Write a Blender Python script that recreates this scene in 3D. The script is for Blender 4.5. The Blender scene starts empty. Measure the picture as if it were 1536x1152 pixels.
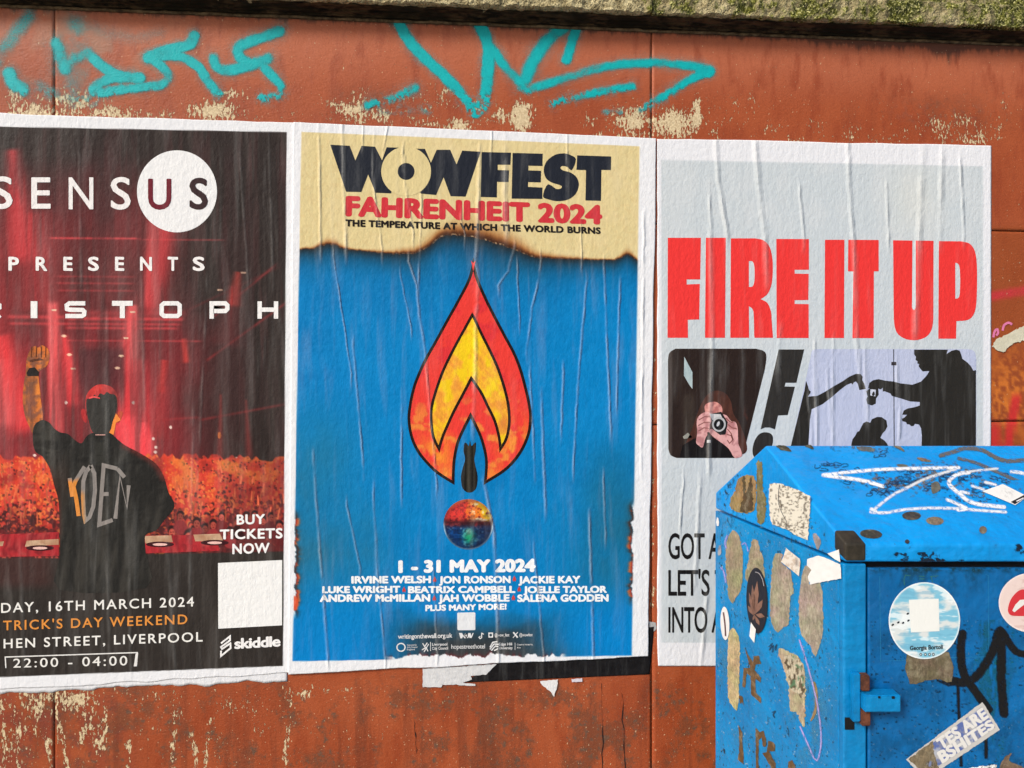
import bpy, bmesh, math, random
import numpy as np
from mathutils import Vector
from mathutils.geometry import tessellate_polygon

SC = bpy.context.scene
# ---------------------------------------------------------------- camera, world, sun, exposure
F, CX, CY = 1153.0, 768.0, 540.0          # focal length and principal point in photograph pixels
YAW = math.radians(6.5)
EYE = 1.5
WALL = 2.18                                # distance of the wall plane
cam = bpy.data.cameras.new('camera')
camo = bpy.data.objects.new('camera', cam)
SC.collection.objects.link(camo)
camo.location = (0, 0, EYE)
camo.rotation_euler = (math.radians(90), 0, -YAW)
cam.sensor_width = 36
cam.lens = 36 * F / 1536
cam.shift_y = -(576 - CY) / 1536
cam.clip_start = .05
cam.clip_end = 500
SC.camera = camo

SUN_EL, SUN_AZ = 33.0, -50.0               # azimuth of the light, seen from the wall: left of the camera
w = bpy.data.worlds.new("World")
SC.world = w
w.use_nodes = True
bg = w.node_tree.nodes['Background']
sky = w.node_tree.nodes.new('ShaderNodeTexSky')
sky.sky_type = 'NISHITA'
sky.sun_disc = False
sky.sun_elevation = math.radians(SUN_EL)
sky.sun_rotation = math.radians(180 - SUN_AZ)
sky.dust_density = 3.0
w.node_tree.links.new(sky.outputs[0], bg.inputs[0])
bg.inputs[1].default_value = 0.10
sl = bpy.data.lights.new('sun', 'SUN')
sl.energy = 2.2
sl.angle = math.radians(16)
sl.color = (1, .965, .91)
so = bpy.data.objects.new('sun', sl)
SC.collection.objects.link(so)
el, az = math.radians(SUN_EL), math.radians(SUN_AZ)
sd = Vector((math.sin(az) * math.cos(el), -math.cos(az) * math.cos(el), math.sin(el)))
so.rotation_euler = (-sd).to_track_quat('-Z', 'Y').to_euler()
SC.view_settings.view_transform = 'Standard'
SC.view_settings.look = 'None'
SC.view_settings.gamma = 1
SC.view_settings.exposure = 0.38
SC.cycles.transparent_max_bounces = 24
SC.cycles.max_bounces = 6

# ---------------------------------------------------------------- helpers
rnd = random.Random(4)
RS = np.random.RandomState(11)
cs, sn = math.cos(YAW), math.sin(YAW)

def lin(c):
    c = np.asarray(c, float) / 255.0
    return np.where(c <= .04045, c / 12.92, ((c + .055) / 1.055) ** 2.4)

def frame(r, d, z=0.0):                    # camera-aligned ground frame -> world
    return Vector((r * cs + d * sn, -r * sn + d * cs, z))

class Plane:
    def __init__(s, p, n):
        s.p = np.array(p, float); n = np.array(n, float); n /= np.linalg.norm(n)
        if np.dot(np.array((0, 0, EYE)) - s.p, n) < 0: n = -n
        s.n = n
    def at(s, px, py, off=0.0):
        px = np.asarray(px, float); py = np.asarray(py, float)
        u = (px - CX) / F; v = (CY - py) / F
        d = np.stack([sn + u * cs, cs - u * sn, v], -1)
        o = np.array((0, 0, EYE))
        t = np.dot(s.p + s.n * off - o, s.n) / (d @ s.n)
        return o + d * t[..., None]

WP = Plane((0, WALL, 0), (0, -1, 0))

def hsh(i, j, k):
    h = (i * 374761393 + j * 668265263 + k * 1274126177) & 0xffffffff
    h = ((h ^ (h >> 13)) * 1274126177) & 0xffffffff
    return ((h ^ (h >> 16)) & 0xffff) / 65535.0

def vn(x, y, k=0):
    x = np.asarray(x, float); y = np.asarray(y, float)
    i = np.floor(x).astype(np.int64); j = np.floor(y).astype(np.int64)
    fx = x - i; fy = y - j
    fx = fx * fx * (3 - 2 * fx); fy = fy * fy * (3 - 2 * fy)
    a = hsh(i, j, k); b = hsh(i + 1, j, k); c = hsh(i, j + 1, k); d = hsh(i + 1, j + 1, k)
    return (a * (1 - fx) + b * fx) * (1 - fy) + (c * (1 - fx) + d * fx) * fy

def fbm(x, y, k=0, o=4):
    t = 0; a = .5
    for q in range(o):
        t = t + a * vn(x, y, k + q * 17); x = x * 2.03; y = y * 2.03; a *= .5
    return t / (1 - .5 ** o)

def sst(a, b, x):
    t = np.clip((x - a) / (b - a), 0, 1)
    return t * t * (3 - 2 * t)

def inpoly(P, X, Y):
    r = np.zeros(X.shape, bool)
    n = len(P)
    for i in range(n):
        x0, y0 = P[i]; x1, y1 = P[(i + 1) % n]
        if y0 == y1: continue
        c = ((y0 > Y) != (y1 > Y)) & (X < (x1 - x0) * (Y - y0) / (y1 - y0) + x0)
        r ^= c
    return r

def segd(X, Y, pts):                       # distance to a polyline
    D = np.full(np.shape(X), 1e9)
    for (x0, y0), (x1, y1) in zip(pts[:-1], pts[1:]):
        dx, dy = x1 - x0, y1 - y0
        L = dx * dx + dy * dy + 1e-9
        t = np.clip(((X - x0) * dx + (Y - y0) * dy) / L, 0, 1)
        D = np.minimum(D, np.hypot(X - x0 - t * dx, Y - y0 - t * dy))
    return D

def spline(pts, n=8):                      # Catmull-Rom through the points
    P = [pts[0]] + list(pts) + [pts[-1]]
    out = []
    for i in range(1, len(P) - 2):
        p0, p1, p2, p3 = [np.array(q, float) for q in P[i - 1:i + 3]]
        for k in range(n):
            t = k / n
            out.append(tuple(.5 * ((2 * p1) + (-p0 + p2) * t + (2 * p0 - 5 * p1 + 4 * p2 - p3) * t * t + (-p0 + 3 * p1 - 3 * p2 + p3) * t ** 3)))
    out.append(tuple(pts[-1]))
    return out

def closed_spline(pts, n=6):
    m = len(pts); out = []
    for i in range(m):
        p0, p1, p2, p3 = [np.array(pts[(i + q) % m], float) for q in (-1, 0, 1, 2)]
        for k in range(n):
            t = k / n
            out.append(tuple(.5 * ((2 * p1) + (-p0 + p2) * t + (2 * p0 - 5 * p1 + 4 * p2 - p3) * t * t + (-p0 + 3 * p1 - 3 * p2 + p3) * t ** 3)))
    return out

def ell(cx, cy, rx, ry, n=48, rot=0.0):
    c, s = math.cos(rot), math.sin(rot)
    return [(cx + rx * math.cos(a) * c - ry * math.sin(a) * s, cy + rx * math.cos(a) * s + ry * math.sin(a) * c)
            for a in [2 * math.pi * i / n for i in range(n)]]

def inset(P, d):
    n = len(P); out = []
    A = sum(P[i][0] * P[(i + 1) % n][1] - P[(i + 1) % n][0] * P[i][1] for i in range(n))
    sg = 1 if A > 0 else -1
    for i in range(n):
        p, a, b = np.array(P[i]), np.array(P[i - 1]), np.array(P[(i + 1) % n])
        e1 = (p - a) / (np.linalg.norm(p - a) + 1e-9); e2 = (b - p) / (np.linalg.norm(b - p) + 1e-9)
        n1 = np.array((-e1[1], e1[0])) * sg; n2 = np.array((-e2[1], e2[0])) * sg
        m = n1 + n2; q = np.dot(m, m)
        m = m * min(2 / max(q, 1e-6), 5.0)
        out.append(tuple(p + m * d))
    return out

def torn(P, amp=1.5, step=4, k=0):         # ragged outline
    out = []
    n = len(P)
    for i in range(n):
        a, b = np.array(P[i], float), np.array(P[(i + 1) % n], float)
        L = np.linalg.norm(b - a); m = max(1, int(L / step))
        nn = np.array((-(b - a)[1], (b - a)[0])) / (L + 1e-9)
        for q in range(m):
            out.append(tuple(a + (b - a) * q / m + nn * rnd.gauss(0, amp) * (.5 if q == 0 else 1)))
    return out

def link(o, parent=None):
    SC.collection.objects.link(o)
    if parent is not None: o.parent = parent
    return o

def tag(o, label=None, cat=None, group=None, kind=None):
    if label: o['label'] = label
    if cat: o['category'] = cat
    if group: o['group'] = group
    if kind: o['kind'] = kind
    return o

def empty(name, loc, label, cat, group=None):
    o = bpy.data.objects.new(name, None)
    o.location = loc
    o.empty_display_size = .05
    link(o)
    return tag(o, label, cat, group)

def set_world(me, parent):                 # vertices were made in world space: move them under the parent
    if parent is not None:
        P = parent
        off = Vector((0, 0, 0))
        while P is not None:
            off += Vector(P.location); P = P.parent
        n = len(me.vertices)
        co = np.empty(n * 3, np.float32); me.vertices.foreach_get('co', co)
        co = co.reshape(-1, 3) - np.array(off, np.float32)
        me.vertices.foreach_set('co', co.ravel())
        me.update()

def attr(me, name, data):
    data = np.asarray(data, np.float32)
    if data.ndim == 2:
        a = me.attributes.new(name, 'FLOAT_COLOR', 'POINT'); a.data.foreach_set('color', data.ravel())
    else:
        a = me.attributes.new(name, 'FLOAT', 'POINT'); a.data.foreach_set('value', data.ravel())

def rgba(C, n):
    C = np.asarray(C, float)
    if C.ndim == 1: C = np.tile(C, (n, 1))
    L = lin(C[:, :3])
    A = C[:, 3:4] if C.shape[1] == 4 else np.ones((n, 1))
    return np.hstack([L, A])

# a flat printed / painted shape: outline in photograph pixels laid onto a real plane
def decal(name, polys, plane, off, col, parent, mat, holes=(), cell=None, H=None):
    """polys: list of outlines; col: (r,g,b[,a]) or fn(X,Y)->Nx3/4; H: crease height fn"""
    if polys and not isinstance(polys[0][0], (tuple, list, np.ndarray)): polys = [polys]
    vs, fs, lay = [], [], []
    for i, P in enumerate(polys):
        loops = [list(P)] + ([list(h) for h in holes] if i == 0 else [])
        flat = [p for l in loops for p in l]
        tr = tessellate_polygon([[Vector((p[0], p[1], 0)) for p in l] for l in loops])
        b = len(vs)
        vs += flat; lay += [i] * len(flat)
        fs += [tuple(b + q for q in t) for t in tr]
    return decal_tris(name, vs, fs, plane, off, col, parent, mat, cell, H, lay)

def decal_tris(name, vs, fs, plane, off, col, parent, mat, cell=None, H=None, lay=None):
    bm = bmesh.new()
    V = [bm.verts.new((p[0], p[1], (lay[i] * .005 if lay else 0))) for i, p in enumerate(vs)]
    for f in fs:
        try: bm.faces.new([V[q] for q in f])
        except ValueError: pass
    if cell:
        xs = [p[0] for p in vs]; ys = [p[1] for p in vs]
        for ax, lo, hi, st in ((0, min(xs), max(xs), cell[0]), (1, min(ys), max(ys), cell[1])):
            q = math.floor(lo / st) * st + st * .37
            while q < hi:
                if q > lo:
                    co = (q, 0, 0) if ax == 0 else (0, q, 0)
                    no = (1, 0, 0) if ax == 0 else (0, 1, 0)
                    bmesh.ops.bisect_plane(bm, geom=bm.verts[:] + bm.edges[:] + bm.faces[:], plane_co=co, plane_no=no, dist=1e-5)
                q += st
    bm.verts.index_update()
    me = bpy.data.meshes.new(name)
    bm.to_mesh(me); bm.free()
    n = len(me.vertices)
    co = np.empty(n * 3, np.float32); me.vertices.foreach_get('co', co)
    co = co.reshape(-1, 3).astype(float)
    X, Y = co[:, 0], co[:, 1]
    C = col(X, Y) if callable(col) else col
    attr(me, 'Col', rgba(C, n))
    attr(me, 'H', H(X, Y) if H else np.zeros(n))
    W3 = plane.at(X, Y, off) + plane.n * (co[:, 2:3] * .004)
    me.vertices.foreach_set('co', W3.astype(np.float32).ravel())
    me.update()
    orient(me, plane.n)
    me.materials.append(mat)
    o = bpy.data.objects.new(name, me)
    link(o, parent); set_world(me, parent)
    return o

def orient(me, n):
    bm = bmesh.new(); bm.from_mesh(me)
    n = Vector(n)
    fl = [f for f in bm.faces if f.normal.dot(n) < 0]
    if fl: bmesh.ops.reverse_faces(bm, faces=fl)
    bm.to_mesh(me); bm.free()

# a raster of small faces between four corners (tl, tr, br, bl), colour per vertex; optional paper edge
def raster(name, corners, step, plane, off, fn, parent, mat, H=None, edge=0.0, warp=None, extra=None):
    tl, tr, br, bl = [np.array(c, float) for c in corners]
    nx = max(2, int(max(np.linalg.norm(tr - tl), np.linalg.norm(br - bl)) / step) + 1)
    ny = max(2, int(max(np.linalg.norm(bl - tl), np.linalg.norm(br - tr)) / step) + 1)
    u, v = np.meshgrid(np.linspace(0, 1, nx), np.linspace(0, 1, ny))
    u = u.ravel()[:, None]; v = v.ravel()[:, None]
    P = (tl * (1 - u) + tr * u) * (1 - v) + (bl * (1 - u) + br * u) * v
    if warp is not None: P = P + warp(P[:, 0], P[:, 1], u[:, 0], v[:, 0])
    X, Y = P[:, 0], P[:, 1]
    W3 = plane.at(X, Y, off)
    C = rgba(fn(X, Y), len(X))
    Hh = H(X, Y) if H else np.zeros(len(X))
    idx = np.arange(nx * ny).reshape(ny, nx)
    q = np.stack([idx[:-1, :-1], idx[1:, :-1], idx[1:, 1:], idx[:-1, 1:]], -1).reshape(-1, 4)
    ex = {k: f(X, Y) for k, f in (extra or {}).items()}
    if edge:
        ring = np.concatenate([idx[0, :-1], idx[:-1, -1], idx[-1, :0:-1], idx[:0:-1, 0]])
        b = len(W3)
        W3 = np.vstack([W3, W3[ring] - plane.n * edge])
        C = np.vstack([C, C[ring]]); Hh = np.concatenate([Hh, Hh[ring]])
        ex = {k: np.concatenate([a, a[ring]]) for k, a in ex.items()}
        m = len(ring); k = np.arange(m); k2 = (k + 1) % m
        q = np.vstack([q, np.stack([ring[k], ring[k2], b + k2, b + k], -1)])
    me = bpy.data.meshes.new(name)
    me.vertices.add(len(W3)); me.vertices.foreach_set('co', W3.astype(np.float32).ravel())
    me.loops.add(q.size); me.loops.foreach_set('vertex_index', q.astype(np.int32).ravel())
    me.polygons.add(len(q)); me.polygons.foreach_set('loop_start', np.arange(0, q.size, 4, dtype=np.int32))
    me.polygons.foreach_set('loop_total', np.full(len(q), 4, np.int32))
    me.update(calc_edges=True)
    attr(me, 'Col', C); attr(me, 'H', Hh)
    for k, a in ex.items(): attr(me, k, a)
    me.materials.append(mat)
    o = bpy.data.objects.new(name, me)
    link(o, parent); set_world(me, parent)
    return o

# lettering: outline of the built-in font, fitted baseline to baseline
_fc = {}
def glyphs(s, off, spc):
    key = (s, off, spc)
    if key in _fc: return _fc[key]
    cu = bpy.data.curves.new('lettering', 'FONT')
    cu.body = s; cu.offset = off; cu.space_character = spc; cu.resolution_u = 4
    o = bpy.data.objects.new('lettering', cu)
    SC.collection.objects.link(o)
    dg = bpy.context.evaluated_depsgraph_get()
    m = o.evaluated_get(dg).to_mesh()
    V = np.array([v.co[:2] for v in m.vertices]); T = [tuple(p.vertices) for p in m.polygons]
    o.evaluated_get(dg).to_mesh_clear()
    bpy.data.objects.remove(o); bpy.data.curves.remove(cu)
    _fc[key] = (V, T)
    return V, T

def text(name, s, tl, tr, br, bl, plane, off, col, parent, mat, bold=0.0, spc=1.0, H=None, cell=None, ref='H'):
    V, T = glyphs(s, 0.0, spc)
    R, _ = glyphs(ref, 0.0, spc)
    if bold > 0:                           # heavier weight: the outline repeated round a small circle, each a hair further out
        W, U = [V], list(T)
        for k in range(8):
            a = math.pi / 4 * k
            q = V + np.array((math.cos(a) * 1.15, math.sin(a))) * bold
            U += [tuple(i + len(V) * (k + 1) for i in t) for t in T]; W.append(q)
        lay = [k * .6 for k in range(9) for _ in V]
        V, T = np.vstack(W), U
    else: lay = None
    y0, y1 = R[:, 1].min() - bold, R[:, 1].max() + bold; x0, x1 = V[:, 0].min(), V[:, 0].max()
    u = ((V[:, 0] - x0) / (x1 - x0))[:, None]; v = ((y1 - V[:, 1]) / (y1 - y0))[:, None]
    tl, tr, br, bl = [np.array(c, float) for c in (tl, tr, br, bl)]
    P = (tl * (1 - u) + tr * u) * (1 - v) + (bl * (1 - u) + br * u) * v
    return decal_tris(name, [tuple(p) for p in P], T, plane, off, col, parent, mat, cell, H, lay)

def bar_strokes(lines, wd):                # butt-ended stroke letters
    out = []
    for L in lines:
        n = len(L); l, r = [], []
        for i in range(n):
            p = np.array(L[i], float)
            e = []
            if i > 0: d = p - np.array(L[i - 1]); e.append(d / np.linalg.norm(d))
            if i < n - 1: d = np.array(L[i + 1]) - p; e.append(d / np.linalg.norm(d))
            nn = [np.array((-q[1], q[0])) for q in e]
            m = sum(nn); m = m * (2 / max(np.dot(m, m), .5)) if len(nn) == 2 else nn[0]
            l.append(tuple(p + m * wd / 2)); r.append(tuple(p - m * wd / 2))
        out.append(l + r[::-1])
    return out

# ---------------------------------------------------------------- materials
class NT:
    def __init__(s, name):
        s.m = bpy.data.materials.new(name); s.m.use_nodes = True
        s.t = s.m.node_tree; s.b = s.t.nodes['Principled BSDF']; s.o = s.t.nodes['Material Output']
    def n(s, typ, **k):
        nd = s.t.nodes.new('ShaderNode' + typ)
        for a, v in k.items(): setattr(nd, a, v)
        return nd
    def l(s, a, b): s.t.links.new(a, b)
    def math(s, op, a, b=None, clamp=False):
        nd = s.n('Math', operation=op, use_clamp=clamp)
        for i, q in enumerate((a, b)):
            if q is None: continue
            if isinstance(q, (int, float)): nd.inputs[i].default_value = q
            else: s.l(q, nd.inputs[i])
        return nd.outputs[0]
    def attr(s, name):
        return s.n('Attribute', attribute_name=name)
    def pos(s, scale=(1, 1, 1)):
        g = s.n('NewGeometry'); m = s.n('Mapping'); s.l(g.outputs['Position'], m.inputs[0])
        m.inputs['Scale'].default_value = scale
        return m.outputs[0]
    def noise(s, vec, scale, detail=3, rough=.55, dist=0.0):
        nd = s.n('TexNoise'); nd.inputs['Scale'].default_value = scale; nd.inputs['Detail'].default_value = detail
        nd.inputs['Roughness'].default_value = rough; nd.inputs['Distortion'].default_value = dist
        s.l(vec, nd.inputs['Vector']); return nd.outputs[0]
    def ramp(s, v, a, b, lo=0.0, hi=1.0):
        nd = s.n('MapRange', interpolation_type='SMOOTHSTEP'); s.l(v, nd.inputs[0])
        for i, q in zip((1, 2, 3, 4), (a, b, lo, hi)): nd.inputs[i].default_value = q
        return nd.outputs[0]
    def mix(s, f, a, b, blend='MIX'):
        nd = s.n('Mix', data_type='RGBA', blend_type=blend)
        for sock, q in ((nd.inputs[0], f), (nd.inputs[6], a), (nd.inputs[7], b)):
            if isinstance(q, (int, float)): sock.default_value = q
            elif isinstance(q, tuple): sock.default_value = tuple(lin(q)) + (1,)
            else: s.l(q, sock)
        return nd.outputs[2]
    def bump(s, h, dist, strength=1.0, prev=None):
        nd = s.n('Bump'); nd.inputs['Strength'].default_value = strength; nd.inputs['Distance'].default_value = dist
        s.l(h, nd.inputs['Height'])
        if prev is not None: s.l(prev, nd.inputs['Normal'])
        return nd.outputs[0]
    def out(s, col, rough, normal=None, alpha=None, spec=.5):
        if isinstance(col, tuple): s.b.inputs['Base Color'].default_value = tuple(lin(col)) + (1,)
        else: s.l(col, s.b.inputs['Base Color'])
        if isinstance(rough, (int, float)): s.b.inputs['Roughness'].default_value = rough
        else: s.l(rough, s.b.inputs['Roughness'])
        s.b.inputs['Specular IOR Level'].default_value = spec
        if normal is not None: s.l(normal, s.b.inputs['Normal'])
        if alpha is not None: s.l(alpha, s.b.inputs['Alpha'])
        return s.m

def paper_mat(name, soft=False):
    t = NT(name)
    a = t.attr('Col'); h = t.attr('H').outputs['Fac']
    streak = t.noise(t.pos((1, 1, .09)), 34, 3, .6, .4)      # upright streaks, also given a painted sheen
    grain = t.noise(t.pos((1, 1, 1)), 260, 2)
    crump = t.noise(t.pos((1.25, 1, .85)), 62, 3, .6)
    sheen = t.math('ADD', t.ramp(streak, .48, .78, 0, .075), t.math('MULTIPLY', h, .30))
    sheen = t.math('MULTIPLY', sheen, t.ramp(grain, .2, .6, .6, 1.0))
    col = t.mix(sheen, a.outputs['Color'], (214, 214, 210))  # sheen along streaks and creases is mixed into the print colour
    n = t.bump(crump, .0028, .7)
    n = t.bump(streak, .003, .35, n)
    n = t.bump(h, .0036, 1.0, n)
    al = None
    if soft: al = a.outputs['Alpha']
    return t.out(col, t.ramp(streak, .3, .8, .58, .45), n, al, .12)

PAPER = paper_mat('printed_paper')
PAPER_SOFT = paper_mat('printed_paper_soft', True)

def wall_mat():
    t = NT('painted_render')
    tint = t.attr('Tint'); peel = t.attr('peel').outputs['Fac']; drip = t.attr('drip').outputs['Fac']; low = t.attr('low').outputs['Fac']; pale = t.attr('pale').outputs['Fac']
    p = t.pos()
    big = t.noise(p, 3.2, 4, .6)
    med = t.noise(t.pos((1, 1, .3)), 22, 4, .6)
    fine = t.noise(p, 190, 3, .6)
    base = t.mix(t.ramp(big, .3, .7), (154, 68, 30), (170, 82, 42))
    base = t.mix(t.math('MULTIPLY', pale, t.ramp(med, .2, .6, .7, 1.0)), base, (188, 106, 73))
    base = t.mix(t.ramp(med, .48, .7, 0, .6), base, (140, 56, 24))
    # brown-grey scuffed patches low on the wall
    sc = t.noise(t.pos((1, 1, .8)), 9, 6, .72)
    base = t.mix(t.math('MULTIPLY', t.ramp(sc, .47, .6, 0, .85), low), base, (120, 66, 40))
    sc2 = t.noise(p, 55, 5, .7)
    base = t.mix(t.math('MULTIPLY', t.math('MULTIPLY', t.ramp(sc2, .52, .62, 0, .9), t.ramp(sc, .46, .56)), low), base, (100, 76, 60))
    vs = t.noise(t.pos((1, 1, .07)), 26, 4, .6)
    base = t.mix(t.math('MULTIPLY', t.ramp(vs, .48, .68, 0, .6), low), base, (112, 52, 28))
    st = t.noise(p, 240, 2, .6)
    base = t.mix(t.ramp(st, .5, .75, 0, .22), base, (118, 54, 28))
    base = t.mix(t.ramp(st, .5, .25, 0, .12), base, (206, 130, 92))
    # dark run marks under the coping
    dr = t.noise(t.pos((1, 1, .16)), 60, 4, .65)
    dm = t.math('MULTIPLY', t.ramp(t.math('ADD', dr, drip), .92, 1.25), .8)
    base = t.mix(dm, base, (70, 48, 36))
    base = t.mix(tint.outputs['Alpha'], base, tint.outputs['Color'])
    # flaked paint: cream undercoat shows
    fl = t.noise(t.pos((1, 1, .42)), 150, 6, .66, .2)
    fl2 = t.noise(p, 26, 3, .5)
    v = t.math('ADD', t.math('MULTIPLY', fl, .72), t.math('ADD', t.math('MULTIPLY', fl2, .28), peel))
    pm = t.ramp(v, .655, .67)
    rim = t.math('SUBTRACT', t.ramp(v, .625, .655), pm, True)
    speck = t.noise(t.pos((1, 1, .8)), 150, 2, .5)
    sp = t.math('MULTIPLY', t.ramp(t.math('ADD', speck, t.math('MULTIPLY', low, .02)), .70, .72), .85)
    cream = t.mix(t.ramp(fine, .35, .65), (226, 206, 166), (196, 172, 134))
    base = t.mix(t.math('MULTIPLY', rim, .55), base, (92, 52, 34))
    base = t.mix(pm, base, cream)
    base = t.mix(sp, base, (206, 172, 134))
    hgt = t.math('SUBTRACT', t.math('MULTIPLY', fine, .35), t.math('MULTIPLY', pm, .6))
    n = t.bump(hgt, .0028, .8)
    n = t.bump(t.noise(t.pos((.6, 1, 1.2)), 120, 3, .6), .0016, .6, n)
    return t.out(base, t.ramp(med, .3, .7, .62, .48), n, None, .4)
WALLM = wall_mat()

def spray_mat():
    t = NT('spray_paint')
    a = t.attr('Col')
    g = t.noise(t.pos(), 420, 2, .6); g2 = t.noise(t.pos((1, 1, .8)), 75, 5, .7)
    al = t.math('ADD', a.outputs['Alpha'], t.math('MULTIPLY', t.math('SUBTRACT', g, .5), .7))
    al = t.ramp(al, .12, .88)
    al = t.math('MULTIPLY', al, t.ramp(a.outputs['Alpha'], .02, .12))
    n = t.bump(t.noise(t.pos(), 190, 3), .0015, .7)
    return t.out(t.mix(t.ramp(g2, .3, .7), a.outputs['Color'], (0, 168, 172)), .5, n, al, .3)
SPRAY = spray_mat()

def stone_mat():
    t = NT('mossy_sandstone')
    moss = t.attr('moss').outputs['Fac']
    p = t.pos()
    n1 = t.noise(p, 45, 5, .65); n2 = t.noise(p, 12, 4, .6); n3 = t.noise(p, 170, 3, .6)
    c = t.mix(t.ramp(n1, .35, .65), (160, 146, 108), (216, 202, 158))
    c = t.mix(t.ramp(n3, .52, .64, 0, .85), c, (88, 78, 52))
    m = t.math('ADD', t.math('MULTIPLY', moss, .72), t.math('ADD', t.math('MULTIPLY', t.math('SUBTRACT', n2, .5), 1.6), t.math('MULTIPLY', t.math('SUBTRACT', n1, .5), 1.2)))
    mc = t.mix(t.ramp(n1, .35, .65), (40, 48, 16), (126, 126, 54))
    mc = t.mix(t.ramp(n3, .53, .64), mc, (216, 210, 146))
    mc = t.mix(t.ramp(n3, .47, .38, 0, .8), mc, (30, 34, 14))
    c = t.mix(t.ramp(m, .35, .65), c, mc)
    n = t.bump(n1, .02, .8); n = t.bump(n3, .008, .8, n)
    return t.out(c, .9, n, None, .2)
STONE = stone_mat()

def shade_dark_stone():
    t = NT('shade_dark_moulding')
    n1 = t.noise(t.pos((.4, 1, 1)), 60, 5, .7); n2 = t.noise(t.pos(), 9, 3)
    c = t.mix(t.ramp(n1, .38, .62), (26, 22, 16), (92, 74, 52))  # near-black tones stand in for the shade under the coping
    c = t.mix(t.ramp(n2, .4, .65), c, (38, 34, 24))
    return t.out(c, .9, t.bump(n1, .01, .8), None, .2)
SOFFSHADE = shade_dark_stone()

def blue_mat(name, a=(0, 110, 176), b=(0, 126, 194)):
    t = NT(name)
    p = t.pos()
    n1 = t.noise(p, 6, 4, .6); n2 = t.noise(p, 70, 4, .65); n3 = t.noise(t.pos((1, 1, .25)), 24, 4, .6)
    c = t.mix(t.ramp(n1, .3, .7), a, b)
    c = t.mix(t.ramp(n3, .55, .8, 0, .35), c, (30, 92, 132))
    c = t.mix(t.ramp(n2, .66, .72, 0, .75), c, (16, 62, 104))
    ch = t.noise(p, 38, 5, .7)
    c = t.mix(t.ramp(ch, .735, .75), c, (52, 50, 46))
    n = t.bump(t.noise(p, 240, 2), .0012, .6); n = t.bump(n1, .04, .5, n)
    return t.out(c, t.ramp(n2, .3, .75, .3, .52), n, None, .5)
BLUE = blue_mat('blue_gloss_paint', (0, 122, 184), (0, 138, 202))
BLUESHADE = blue_mat('blue_paint_shaded', (0, 92, 152), (0, 106, 172))  # same blue, darkened to imitate shade on the front face
BLUELIT = blue_mat('blue_paint_lit', (0, 138, 214), (0, 150, 226))  # same blue, lightened to imitate light falling on the lid

def vc_mat(name, rough=.6, grit=0.0, spec=.35, soft=False, bump=.002, bscale=120, alo=.15):
    t = NT(name); a = t.attr('Col')
    n1 = t.noise(t.pos((1, 1, .7)), bscale, 4, .65)
    c = a.outputs['Color']
    if grit: 
        c = t.mix(t.ramp(n1, .35, .7, 0, grit), c, (84, 76, 60))
        n2 = t.noise(t.pos(), 40, 4, .7)
        c = t.mix(t.ramp(n2, .45, .75, 0, grit * .8), c, (178, 168, 142))
    al = None
    if soft:
        al = t.math('MULTIPLY', a.outputs['Alpha'], t.ramp(n1, .3, .55, alo, 1.0))
    return t.out(c, rough, t.bump(n1, bump, .7), al, spec)
STICK = vc_mat('sticker_print', .45, 0, .4, bump=.0012, bscale=60)
RESID = vc_mat('glue_residue', .9, .5, .15, bump=.004, bscale=150)
MARK = vc_mat('marker_paint', .5, 0, .4, soft=True)
MARKT = vc_mat('marker_ink', .45, 0, .4, soft=True, alo=.8)
MARKS = vc_mat('solid_paint', .5, 0, .4)

def simple(name, ca, cb, sc=20, rough=.7, bmp=.004):
    t = NT(name); n1 = t.noise(t.pos(), sc, 5, .65)
    return t.out(t.mix(t.ramp(n1, .3, .7), ca, cb), rough, t.bump(n1, bmp, .6), None, .3)
RUST = simple('rusty_iron', (70, 42, 32), (112, 66, 46), 60, .8)
DARK = simple('dark_gap', (14, 14, 16), (22, 22, 24), 20, .9)
PAVE = simple('paving_concrete', (112, 108, 102), (142, 138, 130), 6, .85)
BACK = simple('rough_brick_backing', (74, 52, 42), (96, 66, 50), 14, .9)

def box(name, lo, hi, mat, parent=None, bev=0.0):
    bm = bmesh.new()
    r = bmesh.ops.create_cube(bm, size=1)
    for v in bm.verts:
        v.co = Vector([lo[i] + (hi[i] - lo[i]) * (v.co[i] + .5) for i in range(3)])
    if bev: bmesh.ops.bevel(bm, geom=bm.edges[:], offset=bev, segments=2, affect='EDGES', profile=.6)
    me = bpy.data.meshes.new(name); bm.to_mesh(me); bm.free()
    me.materials.append(mat)
    o = bpy.data.objects.new(name, me); link(o, parent); set_world(me, parent)
    return o

# ---------------------------------------------------------------- ground
def sheet(name, x0, x1, y0, y1, z, mat):
    me = bpy.data.meshes.new(name)
    me.from_pydata([(x0, y0, z), (x1, y0, z), (x1, y1, z), (x0, y1, z)], [], [(0, 1, 2, 3)])
    me.materials.append(mat)
    return link(bpy.data.objects.new(name, me))
def slabs():
    t = NT('paving_slabs')
    p = t.pos()
    br = t.n('TexBrick'); t.l(p, br.inputs['Vector'])
    br.inputs['Scale'].default_value = 1.0; br.inputs['Brick Width'].default_value = .9; br.inputs['Row Height'].default_value = .6
    br.inputs['Mortar Size'].default_value = .008
    br.inputs['Color1'].default_value = tuple(lin((132, 127, 120))) + (1,)
    br.inputs['Color2'].default_value = tuple(lin((146, 142, 134))) + (1,)
    br.inputs['Mortar'].default_value = tuple(lin((70, 66, 60))) + (1,)
    n1 = t.noise(p, 5, 5, .65)
    return t.out(t.mix(t.ramp(n1, .4, .7, 0, .5), br.outputs[0], (92, 88, 80)), .85, t.bump(n1, .01, .5), None, .3)
tag(sheet('pavement', -30, 30, -2.2, 3.5, 0, slabs()), kind='structure')
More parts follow.
